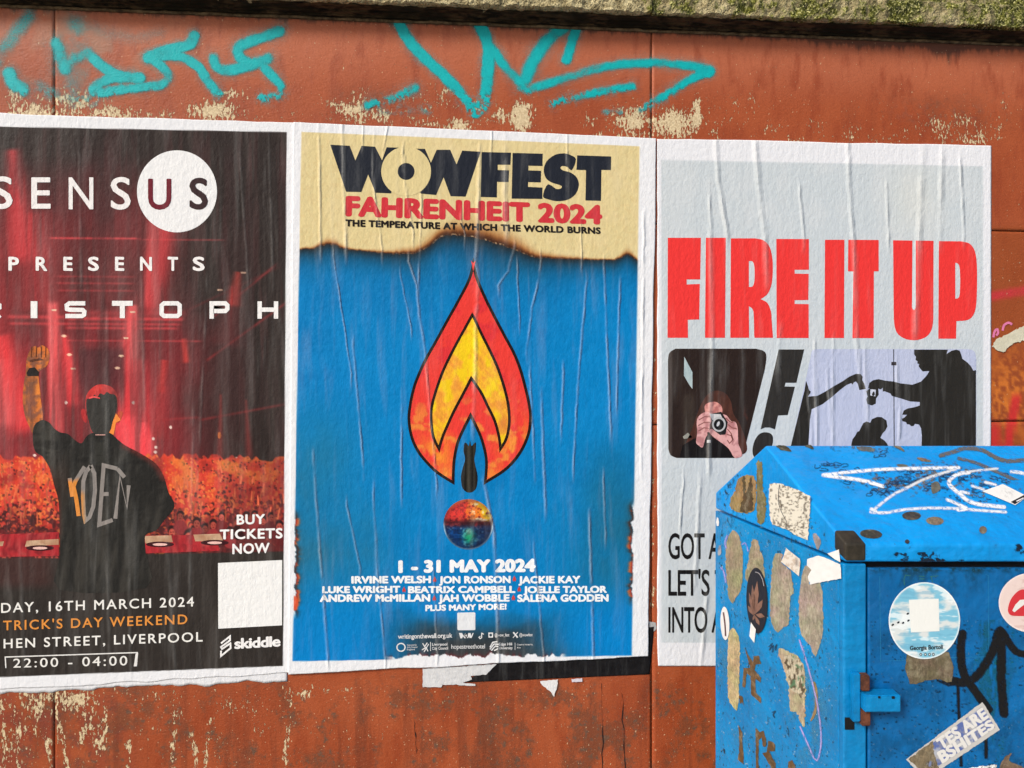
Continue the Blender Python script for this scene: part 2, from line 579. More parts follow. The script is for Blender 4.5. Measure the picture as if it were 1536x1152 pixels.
tag(sheet('road', -60, 60, -40, -2.33, -.12, simple('asphalt', (58, 58, 60), (76, 76, 76), 40, .9)), kind='structure')
tag(box('kerb', (-30, -2.33, -.12), (30, -2.2, .004), simple('granite_kerb', (120, 118, 114), (150, 148, 142), 60, .8), None, .01), kind='structure')

# ---------------------------------------------------------------- the wall
wall = empty('painted_wall', (0, WALL, 0), 'rust red painted wall of flaking panels under a mossy stone coping', 'wall')
def hz(y, x, x0=1488):                      # a level line on the wall through (x0, y)
    return y + (540 - y) / (10888 - x0) * (x - x0)

def g2(X, Y, cx, cy, rx, ry): return np.exp(-((X - cx) / rx) ** 2 - ((Y - cy) / ry) ** 2)
PEELS = [(200, 176, 230, 12, .10), (640, 186, 150, 12, .10), (980, 200, 120, 12, .11), (1280, 208, 200, 8, .08), (60, 172, 60, 20, .19), (110, 150, 60, 18, .15), (165, 170, 45, 14, .19), (20, 150, 14, 30, .18), (320, 168, 36, 16, .21), (285, 165, 14, 14, .15),
         (345, 140, 25, 10, .13), (530, 165, 38, 22, .17), (570, 172, 24, 14, .15), (655, 150, 50, 24, .10), (690, 188, 26, 12, .20), (782, 176, 16, 24, .27),
         (750, 172, 10, 18, .20), (715, 160, 12, 10, .17), (885, 185, 10, 14, .15), (945, 180, 26, 26, .20), (1010, 188, 40, 24, .22), (1045, 175, 7, 28, .22),
         (1100, 165, 60, 26, .08), (1230, 190, 120, 20, .06), (1430, 190, 55, 24, .12), (1465, 205, 24, 14, .15), (1495, 180, 30, 40, .06),
         (30, 1060, 70, 22, .13), (70, 1040, 60, 16, .16), (110, 1050, 45, 22, .17), (20, 1100, 40, 60, .11), (8, 1120, 10, 60, .13), (150, 1100, 16, 60, .10),
         (220, 1090, 60, 50, .06), (265, 1070, 16, 30, .08), (350, 1060, 40, 16, .10), (450, 1040, 26, 10, .15), (470, 1035, 60, 14, .09), (520, 1034, 18, 5, .15),
         (700, 1045, 50, 12, .06), (850, 1060, 60, 40, .03), (980, 800, 4, 120, .11), (981, 560, 3, 100, .09), (981, 900, 5, 50, .12)]
SPECK = [(90, 1090, 110, 60, .06), (380, 1100, 140, 60, .05), (250, 1045, 160, 14, .09)]
LINES = [(155, 1060, 1110), (312, 1075, 1160), (290, 1100, 1170), (432, 1050, 1160), (85, 1040, 1110), (56, 1040, 1100), (3, 1040, 1152),
         (138, 1060, 1090), (262, 1090, 1150), (190, 1110, 1152), (124, 1060, 1110), (100, 1100, 1152), (75, 1110, 1160), (30, 1090, 1160)]
def f_peel(X, Y):
    P = np.zeros(X.shape)
    for cx, cy, rx, ry, a in PEELS: P = np.maximum(P, a * g2(X, Y, cx, cy, rx * 1.12, ry * 1.1) * 1.12)
    for cx, cy, rx, ry, a in SPECK: P = np.maximum(P, a * g2(X, Y, cx, cy, rx, ry))
    for lx, y0, y1 in LINES:
        xx = lx + 4 * np.sin(Y * .05 + lx)
        P = np.maximum(P, ((.17 + .12 * (fbm(X / 6, Y / 22, 15) - .4)) * np.exp(-((X - xx) / 5.0) ** 2)) * sst(y0 - 12, y0 + 4, Y) * sst(y1 + 25, y1, Y))
    return P
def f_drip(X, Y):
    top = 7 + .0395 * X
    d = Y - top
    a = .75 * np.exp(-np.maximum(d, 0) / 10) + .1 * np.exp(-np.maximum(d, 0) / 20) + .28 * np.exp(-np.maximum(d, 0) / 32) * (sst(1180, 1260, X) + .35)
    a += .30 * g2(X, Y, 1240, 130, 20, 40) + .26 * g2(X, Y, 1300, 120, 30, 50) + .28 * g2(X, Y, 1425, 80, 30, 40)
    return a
def f_low(X, Y): return sst(1000, 1045, Y) * sst(1500, 1300, X) + .35 * g2(X, Y, 1400, 170, 120, 30) * 1.2 + .5 * g2(X, Y, 560, 150, 60, 20)
def f_pale(X, Y):
    b = 7 + .0395 * X
    return np.clip(sst(b + 120, b + 25, Y) * (.85 + .3 * (fbm(X / 60, Y / 40, 3) - .5)), 0, 1)
def f_tint(X, Y):
    C = np.zeros((len(X), 4)); C[:, :3] = (190, 60, 40)
    def over(m, c):
        m = np.clip(m, 0, 1)[:, None]; a = C[:, 3:4]
        na = a + m * (1 - a) ; C[:, :3] = np.where(na > 0, (C[:, :3] * a * (1 - m) + np.array(c) * m) / np.maximum(a * (1 - m) + m, 1e-6), C[:, :3]); C[:, 3:4] = na
    n = fbm(X / 14, Y / 22, 5); n2 = fbm(X / 5, Y / 8, 9)
    dirt = fbm(X / 30, Y / 30, 21)
    over(.34 * sst(.46, .62, dirt) * g2(X, Y, 130, 60, 110, 70), (150, 140, 120))
    over(.5 * g2(X, Y, 1410, 172, 60, 18) * sst(.5, .7, n2), (110, 84, 74))
    over(.38 * sst(1015, 1060, Y) * sst(240, 110, X) * sst(.35, .6, n), (112, 44, 44))
    # the right hand panels: darker orange brown, red spray and orange scratches
    over(.55 * sst(1484, 1486, X) * sst(335, 345, Y), (146, 70, 24))
    over(.9 * sst(11, 3, np.abs(Y - (444 - (X - 1488) * .16))) * sst(1484, 1486, X) * (.75 + .5 * (n2 - .5)), (205, 44, 62))
    over(.75 * sst(.5, .58, n2) * g2(X, Y, 1515, 590, 60, 60), (226, 128, 44))
    over(.6 * sst(.52, .6, n) * g2(X, Y, 1515, 600, 60, 60), (216, 120, 40))
    over(.85 * sst(10, 4, np.abs(X - (1518 + (632 - Y) * .18))) * sst(585, 600, Y), (206, 40, 44))
    over(.8 * sst(12, 4, np.abs(X - 1492)) * sst(625, 645, Y), (206, 40, 44))
    return C
EX = dict(peel=f_peel, drip=f_drip, low=f_low, pale=f_pale)
def panel(x0, x1, ya, yb, st=4):
    """ya, yb: functions of x giving the top and bottom edge"""
    c = [(x0, ya(x0)), (x1, ya(x1)), (x1, yb(x1)), (x0, yb(x0))]
    o = raster('wall_panel', c, st, WP, 0, lambda X, Y: (160, 70, 36), wall, WALLM, None, .012, None, dict(EX, Tint=lambda X, Y: rgba(f_tint(X, Y), len(X))))
    return o
top = lambda x: 7 + .0395 * x - 14
bot = lambda x: hz(1336, x, 900)
panel(-420, 81.2, top, bot, 5)
panel(83.0, 976.4, top, bot, 3.5)
panel(978.2, 1900, top, lambda x: hz(345.2, x), 4)
panel(978.2, 1900, lambda x: hz(347.0, x), lambda x: hz(631.4, x), 4)
panel(978.2, 1900, lambda x: hz(633.2, x), bot, 6)
xl, xr = WP.at(-420, 500)[0], WP.at(1900, 500)[0]
box('wall_core', (xl, WALL + .0125, 0), (xr, WALL + .3, WP.at(500, 10)[2]), BACK, wall)
# cracks low in the middle panel
for x0, y0, x1, y1 in ((902, 1025, 904, 1160), (933, 1040, 939, 1160), (622, 1080, 624, 1130)):
    pts = [(x0 + (x1 - x0) * k / 9 + rnd.gauss(0, 1.1), y0 + (y1 - y0) * k / 9) for k in range(10)]
    wv = [.1 + .9 * rnd.random() ** 2 for _ in pts]
    decal('crack', [(p[0] - a, p[1]) for p, a in zip(pts, wv)] + [(p[0] + a, p[1]) for p, a in zip(pts, wv)][::-1], WP, .0012, (44, 26, 20), wall, MARKS)

# coping
CP = Plane((0, WALL - .07, 0), (0, -1, 0))
pa, pb = CP.at(520, .7), CP.at(1536, 42.2)
zc = lambda x: pa[2] + (pb[2] - pa[2]) * (x - pa[0]) / (pb[0] - pa[0])
def sweep(name, x0, x1, prof, mat, step=.006, amp=0.0, moss=None, k=0):
    P = []
    for (a, b), (c, d) in zip(prof[:-1], prof[1:]):
        m = max(1, int(math.hypot(c - a, d - b) / step))
        P += [(a + (c - a) * i / m, b + (d - b) * i / m) for i in range(m)]
    P.append(prof[-1]); P = np.array(P)
    xs = np.linspace(x0, x1, max(2, int((x1 - x0) / step)))
    XX, II = np.meshgrid(xs, np.arange(len(P)), indexing='ij')
    Yv = P[II, 0]; Zv = P[II, 1] + zc(XX)
    s = np.concatenate([[0], np.cumsum(np.hypot(*np.diff(P, axis=0).T))])[II]
    if amp:
        nz = fbm(XX * 60 + 40, s * 60 + 9, k) - .5
        nz2 = fbm(XX * 12 + 10, s * 20 + 3, k + 5) - .5
        d = amp * (nz * 1.2 + nz2)
        Yv = Yv - d; Zv = Zv + d * .5
    n, m = XX.shape
    V = np.stack([XX, Yv, Zv], -1).reshape(-1, 3)
    idx = np.arange(n * m).reshape(n, m)
    q = np.stack([idx[:-1, :-1], idx[1:, :-1], idx[1:, 1:], idx[:-1, 1:]], -1).reshape(-1, 4)
    me = bpy.data.meshes.new(name)
    me.from_pydata(V.tolist(), [], q.tolist() + [idx[0].tolist(), idx[-1][::-1].tolist()])
    if moss: attr(me, 'moss', moss(XX, Zv - zc(XX)).ravel())
    me.materials.append(mat)
    o = bpy.data.objects.new(name, me); link(o, wall); set_world(me, wall)
    return o
xj = CP.at(978, 20)[0]
stone_prof = [(WALL + .012, 0), (WALL - .066, -.001), (WALL - .072, .003), (WALL - .072, .062), (WALL - .062, .07), (WALL + .05, .085), (WALL + .3, .09)]
def moss_f(X, Z): return sst(.38, .95, X + .25 * (fbm(X * 7, Z * 9, 2) - .5)) * .6 + .22 * sst(-.1, .06, Z) + .3 * np.exp(-((X - xj) / .03) ** 2)
sweep('coping_stone', xl, xj - .002, stone_prof, STONE, .005, .015, moss_f, 1)
sweep('coping_stone', xj + .002, xr, stone_prof, STONE, .005, .015, moss_f, 8)
up = [(WALL + .012, .08), (WALL + .012, .2), (WALL + .03, .21), (WALL + .3, .21)]
for a, b in ((xl, .33), (.334, 1.43), (1.434, xr)):
    sweep('upper_stone', a, b, up, STONE, .01, .012, lambda X, Z: X * 0 + .8, 13)
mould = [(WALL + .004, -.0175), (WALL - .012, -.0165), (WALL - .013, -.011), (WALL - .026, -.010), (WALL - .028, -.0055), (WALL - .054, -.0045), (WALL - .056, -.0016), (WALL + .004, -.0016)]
sweep('moulding', xl, xr, mould, SOFFSHADE, .008, .003, None, 3)  # top step hides the soffit; its shade is put into this dark colour
sweep('fillet', xl, xr, [(WALL + .003, -.0255), (WALL - .006, -.0250), (WALL - .0085, -.0215), (WALL - .006, -.0180), (WALL + .003, -.0177)], simple('stained_fillet', (62, 50, 36), (132, 112, 82), 45, .9, .006), .008, .004, None, 9)

# ---------------------------------------------------------------- spray tags
TAG_A = [([(-6, 92), (0, 80), (21, 53), (42, 24)], 10, 9, .55), ([(14, 110), (18, 122), (26, 130), (36, 135)], 8, 4, .95),
         ([(86, 66), (92, 85), (98, 102), (109, 91), (130, 79)], 9, 7, .95), ([(130, 79), (155, 100), (176, 113), (210, 117)], 7, 3, 1),
         ([(207, 119), (169, 117), (143, 129), (141, 137), (150, 139), (183, 134), (230, 129), (247, 123), (252, 114), (243, 100), (225, 86)], 6.5, 3, .95),
         ([(222, 86), (264, 72), (284, 66), (291, 54)], 8, 2, 1.1), ([(225, 86), (267, 84), (295, 98), (313, 123), (327, 141)], 6, 2.5, 1),
         ([(420, 46), (395, 55), (373, 63), (357, 72), (362, 88), (378, 97)], 8, 4, .95), ([(320, 86), (326, 100), (345, 105), (380, 96), (402, 88)], 7.5, 4, .95),
         ([(390, 95), (411, 116), (421, 132), (416, 144), (392, 147)], 6.5, 3, 1), ([(112, 35), (118, 80), (112, 148)], 16, 16, .5), ([(60, 130), (90, 145), (140, 150)], 10, 10, .5),
         ([(135, 40), (190, 55), (240, 50)], 12, 16, .33)]
TAG_B = [([(598, 34), (610, 55), (625, 75), (661, 109), (689, 137), (713, 169)], 8, 3, 1), ([(713, 168), (727, 150), (731, 105), (733, 70), (722, 42), (715, 20)], 8, 3, 1),
         ([(731, 62), (745, 82), (766, 109), (784, 127)], 6, 3, .95), ([(784, 128), (792, 108), (801, 88), (822, 60), (845, 42)], 8, 5, .85),
         ([(869, 26), (858, 63), (849, 91)], 7, 3, 1), ([(790, 135), (836, 121), (907, 100), (977, 94), (1047, 100), (1064, 106)], 6, 3, .85),
         ([(1064, 107), (1040, 117), (1010, 135), (985, 150), (962, 165)], 5.5, 3, .95), ([(1052, 107), (1064, 107)], 9, 2, 1.1), ([(829, 155), (882, 141), (949, 129)], 4.5, 3, .9),
         ([(552, 158), (590, 148), (622, 132)], 6, 4, .85), ([(910, 168), (930, 170)], 6, 4, .6), ([(560, 162), (640, 165)], 8, 7, .45)]
def tagf(strokes):
    def f(X, Y):
        A = np.zeros(X.shape)
        wob = (fbm(X / 9, Y / 9, 31) - .5) * 3
        for pts, wd, soft, a in strokes:
            wd = wd * (.6 + .34 * vn(np.array(pts[0][0] / 37.), np.array(pts[-1][1] / 23.), 5)); D = segd(X, Y, spline(pts, 5)) + wob
            A = np.maximum(A, np.minimum(a, 1.0) * sst(wd + soft * 1.5 + 3.5, wd - soft * .9, D) * np.clip(.3 + 1.25 * fbm(X / 24, Y / 20, 44), .35, 1))
            A = np.maximum(A, .3 * a * sst(wd + soft * 6 + 6, wd, D) * (.5 + fbm(X / 18, Y / 18, 52)))
        A *= 1 - .7 * sst(.5, .6, fbm(X / 4, Y / 5, 47)) * sst(115, 160, Y)
        C = np.zeros((len(X), 4)); C[:, 0] = 0; C[:, 1] = 182; C[:, 2] = 184
        C[:, 3] = A
        return C
    return f
raster('spray_tag', [(-40, 6), (440, 26), (440, 164), (-40, 164)], 1.8, WP, .0016, tagf(TAG_A), wall, SPRAY)['label'] = 'turquoise scrawl above the concert poster'
raster('spray_tag', [(540, 8), (1085, 30), (1085, 185), (540, 185)], 1.8, WP, .0016, tagf(TAG_B), wall, SPRAY)['label'] = 'turquoise zigzag with a long arrow stroke'

# ---------------------------------------------------------------- posters
def creases(L, k=0, wk=.7, amp=1.0):
    def H(X, Y):
        h = np.zeros(X.shape)
        wob = (fbm(X / 40, Y / 14, k) - .5) * 2.2
        for pts, wd in L:
            y0, y1 = pts[0][1], pts[-1][1]
            ys = [p[1] for p in pts]; xs = [p[0] for p in pts]
            d = np.abs(X + wob - np.interp(Y, ys, xs))
            end = sst(y0 - 25, y0 + 5, Y) * sst(y1 + 30, y1 - 5, Y)
            h = np.maximum(h, amp * np.clip(1 - d / (wd * wk), 0, 1) * end * np.clip(-.15 + 1.7 * fbm(Y / 26 + pts[0][0], Y * 0 + 1, k + 3), .05, 1))
        return h
    return H
NOH = None
white = (232, 233, 236)

class Print:                               # a picture painted point by point on the sheet
    def __init__(s, X, Y, base): s.X, s.Y = X, Y; s.C = np.tile(np.array(base, float), (len(X), 1))
    def mix(s, m, c):
        m = np.clip(m, 0, 1)[:, None]; s.C = s.C * (1 - m) + np.asarray(c, float) * m
    def beam(s, p0, p1, w0, w1, amp, c, hard=2.0):
        (x0, y0), (x1, y1) = p0, p1
        dx, dy = x1 - x0, y1 - y0; L = math.hypot(dx, dy)
        t = ((s.X - x0) * dx + (s.Y - y0) * dy) / (L * L)
        d = np.abs((s.X - x0) * dy - (s.Y - y0) * dx) / L
        wd = w0 + (w1 - w0) * np.clip(t, 0, 1)
        s.mix(amp * np.exp(-(d / wd) ** hard) * sst(-.03, .02, t) * sst(1.05, .9, t), c)
    def disc(s, x, y, rx, ry, c, a=1.0):
        s.mix(a * sst(1.15, .85, np.hypot((s.X - x) / rx, (s.Y - y) / ry)), c)

# ---- concert poster (leftmost)
H1 = creases([([(75, 380), (80, 700)], 7), ([(160, 480), (163, 1000)], 6), ([(190, 760), (196, 1000)], 5), ([(137, 650), (140, 900)], 6), ([(290, 620), (284, 900)], 5),
              ([(360, 230), (372, 420)], 4), ([(212, 420), (218, 640)], 5), ([(118, 200), (122, 420)], 5), ([(30, 820), (36, 1000)], 6), ([(250, 800), (262, 1000)], 6),
              ([(403, 210), (410, 420)], 4), ([(310, 430), (300, 650)], 4), ([(60, 500), (66, 700)], 5)], 7, .7, .3)
p1 = empty('concert_poster', (-1.1, WALL, .6), 'dark red concert poster with a figure seen from behind, leftmost on the wall', 'poster', 'bill posters pasted in a row on the wall')
P1C = [(-118, 166), (447, 184.3), (433.5, 1010), (-118, 1040)]
heads = []
r2 = np.random.RandomState(5)
for i in range(5200):
    y = 684 + 152 * r2.rand() ** .9; heads.append((r2.uniform(-115, 428), y))
heads.sort(key=lambda q: q[1])
def art1(X, Y):
    P = Print(X, Y, (46, 38, 36))
    n = fbm(X / 40, Y / 60, 2); n2 = fbm(X / 9, Y / 26, 4)
    left = sst(320, 200, X)
    P.mix(.62 * left * sst(225, 330, Y) * (.45 + n), (140, 44, 48))
    P.mix(.55 * sst(430, 520, Y) * sst(400, 240, X) * (.5 + n), (128, 40, 46))
    P.mix(.6 * left * sst(480, 560, Y) * n, (176, 58, 62))
    R, Rb, dk = (200, 62, 66), (236, 88, 90), (56, 46, 46)
    P.beam((18, 225), (36, 395), 10, 30, .9, R); P.beam((48, 320), (60, 470), 18, 34, .55, R)
    P.beam((-40, 300), (-20, 640), 30, 50, .7, R)
    P.beam((248, 330), (225, 470), 22, 14, .85, R); P.beam((236, 300), (215, 465), 8, 9, .5, Rb)
    P.beam((0, 505), (40, 650), 14, 26, .95, (226, 62, 66)); P.beam((-5, 540), (10, 640), 16, 20, .7, Rb)
    P.beam((79, 455), (84, 660), 8, 12, 1.0, Rb, 3); P.beam((96, 503), (112, 610), 5, 14, .95, (226, 66, 70)); P.beam((103, 530), (118, 590), 4, 8, .5, Rb)
    P.beam((199, 458), (196, 560), 8, 16, 1.0, Rb, 3); P.beam((192, 505), (180, 640), 5, 18, .9, (230, 66, 70)); P.beam((203, 540), (205, 690), 12, 34, .85, (236, 66, 72))
    P.disc(196, 668, 34, 44, (250, 74, 82), .85)
    P.beam((276, 508), (280, 545), 4, 5, .85, (214, 58, 52)); P.beam((246, 540), (241, 590), 6, 6, .7, (206, 54, 52)); P.beam((243, 580), (236, 660), 7, 12, .5, (180, 46, 48))
    P.beam((357, 408), (350, 460), 5, 10, .85, (214, 66, 56)); P.beam((352, 430), (340, 520), 8, 20, .3, R)
    P.beam((331, 592), (330, 690), 2, 5, .6, (170, 50, 46)); P.beam((369, 600), (374, 690), 2, 6, .5, (150, 44, 42)); P.disc(329, 653, 2.5, 5, (250, 130, 60), .9)
    for x0, y0, x1, y1, a in ((311, 540, 432, 452, .5), (320, 475, 415, 396, .45), (300, 630, 430, 606, .4), (205, 632, 300, 626, .4), (250, 480, 420, 400, .2)):
        P.beam((x0, y0), (x1, y1), 2, 2, a, (170, 52, 54))
    for y, x0, x1, a, wd in ((357.5, 75, 207, .8, 1.5), (359, 210, 335, .4, 1.2), (476, 12, 96, .6, 3), (478, 100, 275, .7, 3), (486, 14, 270, .55, 2.2), (492, 100, 265, .6, 2), (511, 95, 300, .45, 1.4),
                             (425, 85, 200, .35, 1.5), (436, 88, 200, .35, 1.5), (415, 85, 200, .3, 1.5), (470, 100, 280, .35, 5)):
        P.mix(a * np.exp(-((Y - y - (X - 150) * .006) / wd) ** 2) * sst(x0 - 6, x0 + 6, X) * sst(x1 + 8, x1 - 8, X), (236, 76, 80))
    P.mix(.75 * g2(X, Y, 140, 300, 60, 60) * n2, (88, 36, 40))
    P.mix(.7 * sst(112, 122, X) * sst(192, 182, X) * sst(515, 530, Y) * sst(640, 570, Y), (72, 40, 44))
    for x, y in ((96, 504), (104, 532), (189, 507), (182, 534), (110, 553), (176, 552), (81, 465), (199, 468), (365, 409), (330, 435)): P.disc(x, y, 4, 1.6, (255, 214, 180), .95)
    for x, y in ((99, 604), (200, 604), (256, 641), (234, 671), (233, 678), (230, 658), (355, 688), (386, 690), (52, 683)): P.disc(x, y, 2.2, 2.2, (255, 226, 214), .95)
    P.mix(.45 * sst(.46, .66, fbm(X / 15, Y / 230, 33)) * sst(200, 260, Y), (66, 44, 44)); P.mix(.14 * sst(.55, .7, fbm(X / 8, Y / 120, 36)), (120, 60, 62))  # shade of upright folds painted in as dark streaks
    # the crowd
    yt = 685 + 5 * (vn(X / 6, X * 0, 8) - .5) * 2 + 4 * sst(300, 430, X)
    cm = sst(-1.5, 1.5, Y - yt)
    near = sst(735, 800, Y)
    P.mix(cm, np.stack([214 - 100 * near - 30 * sst(300, 430, X), 66 - 24 * near, 48 - 8 * near], -1))
    order = np.argsort(Y); Ys = Y[order]
    col = np.array([(246, 92, 62), (232, 64, 56), (250, 140, 60), (214, 50, 52), (176, 44, 44), (252, 176, 78), (116, 34, 36), (92, 32, 34)])
    for i, (hx, hy) in enumerate(heads):
        dpt = (hy - 684) / 152
        sz = 1.5 + 5.0 * max(0, dpt - .25)
        dark = r2.rand() < (.16 + .6 * sst(.42, .75, np.array(dpt)) + .2 * (hx > 330))
        c = (np.array((62, 30, 32)) + r2.rand() * np.array((40, 10, 8))) if dark else (.45 * col[r2.randint(0, 6)] + .55 * np.array((216, 72, 54))) * (1 - .35 * sst(.55, .9, np.array(dpt))) * (1 - .15 * (hx > 330))
        a, b = np.searchsorted(Ys, hy - sz * 2.2), np.searchsorted(Ys, hy + sz * 2.2)
        ii = order[a:b]; ii = ii[np.abs(X[ii] - hx) < sz * 1.6]
        if len(ii) == 0: continue
        e = r2.uniform(.75, 1.5)
        m = sst(1.2, .75, np.hypot((X[ii] - hx) / sz, (Y[ii] - hy) / (sz * e))) * cm[ii]
        P.C[ii] = P.C[ii] * (1 - m[:, None]) + c * m[:, None]
        if dpt > .5 and r2.rand() < .6:     # a face below the hair
            m = sst(1.2, .7, np.hypot((X[ii] - hx) / (sz * .62), (Y[ii] - hy - sz * .55) / (sz * .8))) * cm[ii]
            P.C[ii] = P.C[ii] * (1 - m[:, None]) + np.array((206, 84, 70)) * (.7 + .4 * r2.rand()) * m[:, None]
    lowf = fbm(X / 34, Y / 20, 55)
    P.mix(cm * .55 * sst(.5, .68, lowf) * sst(770, 700, Y), (250, 156, 64)); P.mix(cm * .45 * sst(.48, .34, lowf), (110, 30, 34)); P.mix(cm * .4 * sst(300, 420, X), (110, 36, 36))
    for q in range(150):
        x0, y0 = r2.uniform(-110, 428), r2.uniform(692, 772)
        P.beam((x0, y0 + 9 + (y0 - 690) * .12), (x0 + r2.uniform(-4, 4), y0), 1.3, 1.0, .9 * (1 if y0 > 0 else 0), np.array((250, 120, 78)) * r2.uniform(.6, 1.05), 4)
    for i in range(26):
        x0 = (-110 + 8.2 * i if i < 25 else 80) if i < 24 else 262 + 10 * (i - 24)
        if i >= 12: x0 = 258 + (i - 12) * 12.4
        y0 = 770 + r2.uniform(0, 34); q = 5.2 + r2.rand() * 2.2
        sk = np.array((196, 84, 70)) * r2.uniform(.65, 1.1); sh = np.array((110, 36, 38)) * r2.uniform(.4, 1.4)
        P.mix(cm * sst(1.1, .9, np.hypot((X - x0) / (q * 1.7), (Y - y0 - q * 2.9) / (q * 1.9))), sh)
        P.disc(x0, y0 - q * .35, q * .95, q * 1.05, (44, 24, 26)); P.disc(x0, y0 + q * .25, q * .72, q * .9, sk); P.disc(x0 - q * .3, y0 + q * .1, q * .16, q * .12, (70, 26, 26)); P.disc(x0 + q * .3, y0 + q * .1, q * .16, q * .12, (70, 26, 26)); P.disc(x0, y0 + q * .7, q * .3, q * .12, (110, 30, 34))
        if r2.rand() < .5: P.beam((x0 + q, y0 + q * 2), (x0 + q * r2.uniform(.6, 2), y0 - q * 3.4), 1.7, 1.5, .9, sk, 4)
    # black foot of the poster
    yb = np.where(X < 88, 837, 831 - (X - 216) * .02)
    bl = sst(-1, 1.5, Y - yb)
    P.mix(bl, (48, 43, 40))
    P.mix(bl * .5 * sst(95, 60, X) * sst(890, 870, Y), (82, 46, 44))
    P.mix(.11 * sst(.48, .68, fbm(X / 17 + 50, Y / 200, 39)), (140, 134, 128)); P.mix(.07 * sst(.52, .66, fbm(X / 4 + 20, Y / 60, 41)), (150, 144, 138))  # pale upright sheen streaks painted over the print
    # white margin
    xr_ = 430 - (Y - 198) * .0068
    yt_ = 190 + X * .019
    yb_ = 1015.7 - X * .0395
    P.mix(sst(-.6, .6, X - xr_), white); P.mix(sst(.6, -.6, Y - yt_), white); P.mix(sst(-.6, .6, Y - yb_), white)
    return P.C
def wob1(X, Y, u, v):
    d = np.zeros((len(X), 2))
    d[:, 1] = sst(.96, 1, v) * ((fbm(X / 45, X * 0 + 2, 6) - .5) * 7) + sst(.02, 0, v) * (fbm(X / 60, X * 0, 8) - .5) * 3
    d[:, 0] = sst(.985, 1, u) * (fbm(Y / 80, Y * 0, 9) - .5) * 3
    return d
raster('paper_sheet', P1C, 1.3, WP, .0034, art1, p1, PAPER, H1, .003, wob1)
o1 = .0034
def lay1(i): return o1 + .00018 * i
def dec1(name, poly, col, i=1, mat=None, cell=(4, 14), **k): return decal(name, poly, WP, lay1(i), col, p1, mat or PAPER, cell=cell, H=H1, **k)
def txt1(name, s, tl, tr, br, bl, col=(238, 236, 232), i=4, bold=0.0, spc=1.0, cell=None): return text(name, s, tl, tr, br, bl, WP, lay1(i), col, p1, PAPER, bold, spc, H1, cell)
dec1('white_disc', ell(265.5, 287, 60, 61.5, 72), (236, 236, 236))
dk = (58, 40, 42)
for ch, x0, x1, y0, y1, c, bd in (('S', -14, 19, 265, 313, None, .012), ('E', 47, 76, 266, 313, None, .012), ('N', 103, 140, 266, 314, None, .006), ('S', 166, 196, 266, 314, None, .012),
                             ('U', 222, 257, 268, 314, (110, 30, 44), .014), ('S', 284, 312, 267, 314, dk, .02)):
    V, _ = glyphs(ch, bd, 1.0)
    txt1('letter', ch, (x0, y0), (x1, y0), (x1, y1), (x0, y1), c or (238, 234, 232), 4, bd, 1.0, (4, 14))
for ch, x0, x1 in (('P', 12.5, 28.5), ('R', 53.5, 71), ('E', 95, 109), ('S', 132, 148.5), ('E', 172.5, 186.5), ('N', 210, 228), ('T', 251.5, 267), ('S', 289, 307)):
    txt1('letter', ch, (x0, 385), (x1, 385.4), (x1, 406.6), (x0, 406), (240, 236, 234), 4, .03)
def blk(name, lines, wd, c=(240, 238, 236)): dec1(name, bar_strokes(lines, wd), c, 4, cell=(4, 14))
y0, y1, ym, hw = 455, 474, 464.5, 6.5
blk('letter', [[(-28, y1 + 3.2), (-28, y0), (-6, y0), (-1, y0 + 3), (-1, ym - 3), (-6, ym), (-25, ym)], [(-13, ym), (0, y1 + 3.2)]], hw)
blk('letter', [[(51, y0 - 3.2), (51, y1 + 3.2)]], 10)
blk('letter', [[(128, y0), (104, y0), (100, y0 + 3), (100.5, ym - 1), (104, ym), (124, ym + .5), (126.5, ym + 3), (126, y1 - 2), (123, y1), (98, y1)]], hw)
blk('letter', [[(168, y0), (199, y0)], [(183.5, y0 + 3), (183.5, y1 + 3.2)]], hw + 1)
blk('letter', [[(255.5, y0), (246, y0), (242.5, y0 + 3), (242.5, y1 - 3), (246, y1), (266, y1), (269.5, y1 - 3), (269.5, y0 + 3), (266, y0), (255.4, y0)]], hw)
blk('letter', [[(317.5, y1 + 4), (317.5, y0), (338, y0), (341, y0 + 3), (341, ym - 1), (338, ym + 2), (320, ym + 2)]], hw)
blk('letter', [[(389.5, y0 - 3), (389.5, y1 + 4)], [(414, y0 - 3), (414, y1 + 4)], [(392, ym), (412, ym)]], hw)
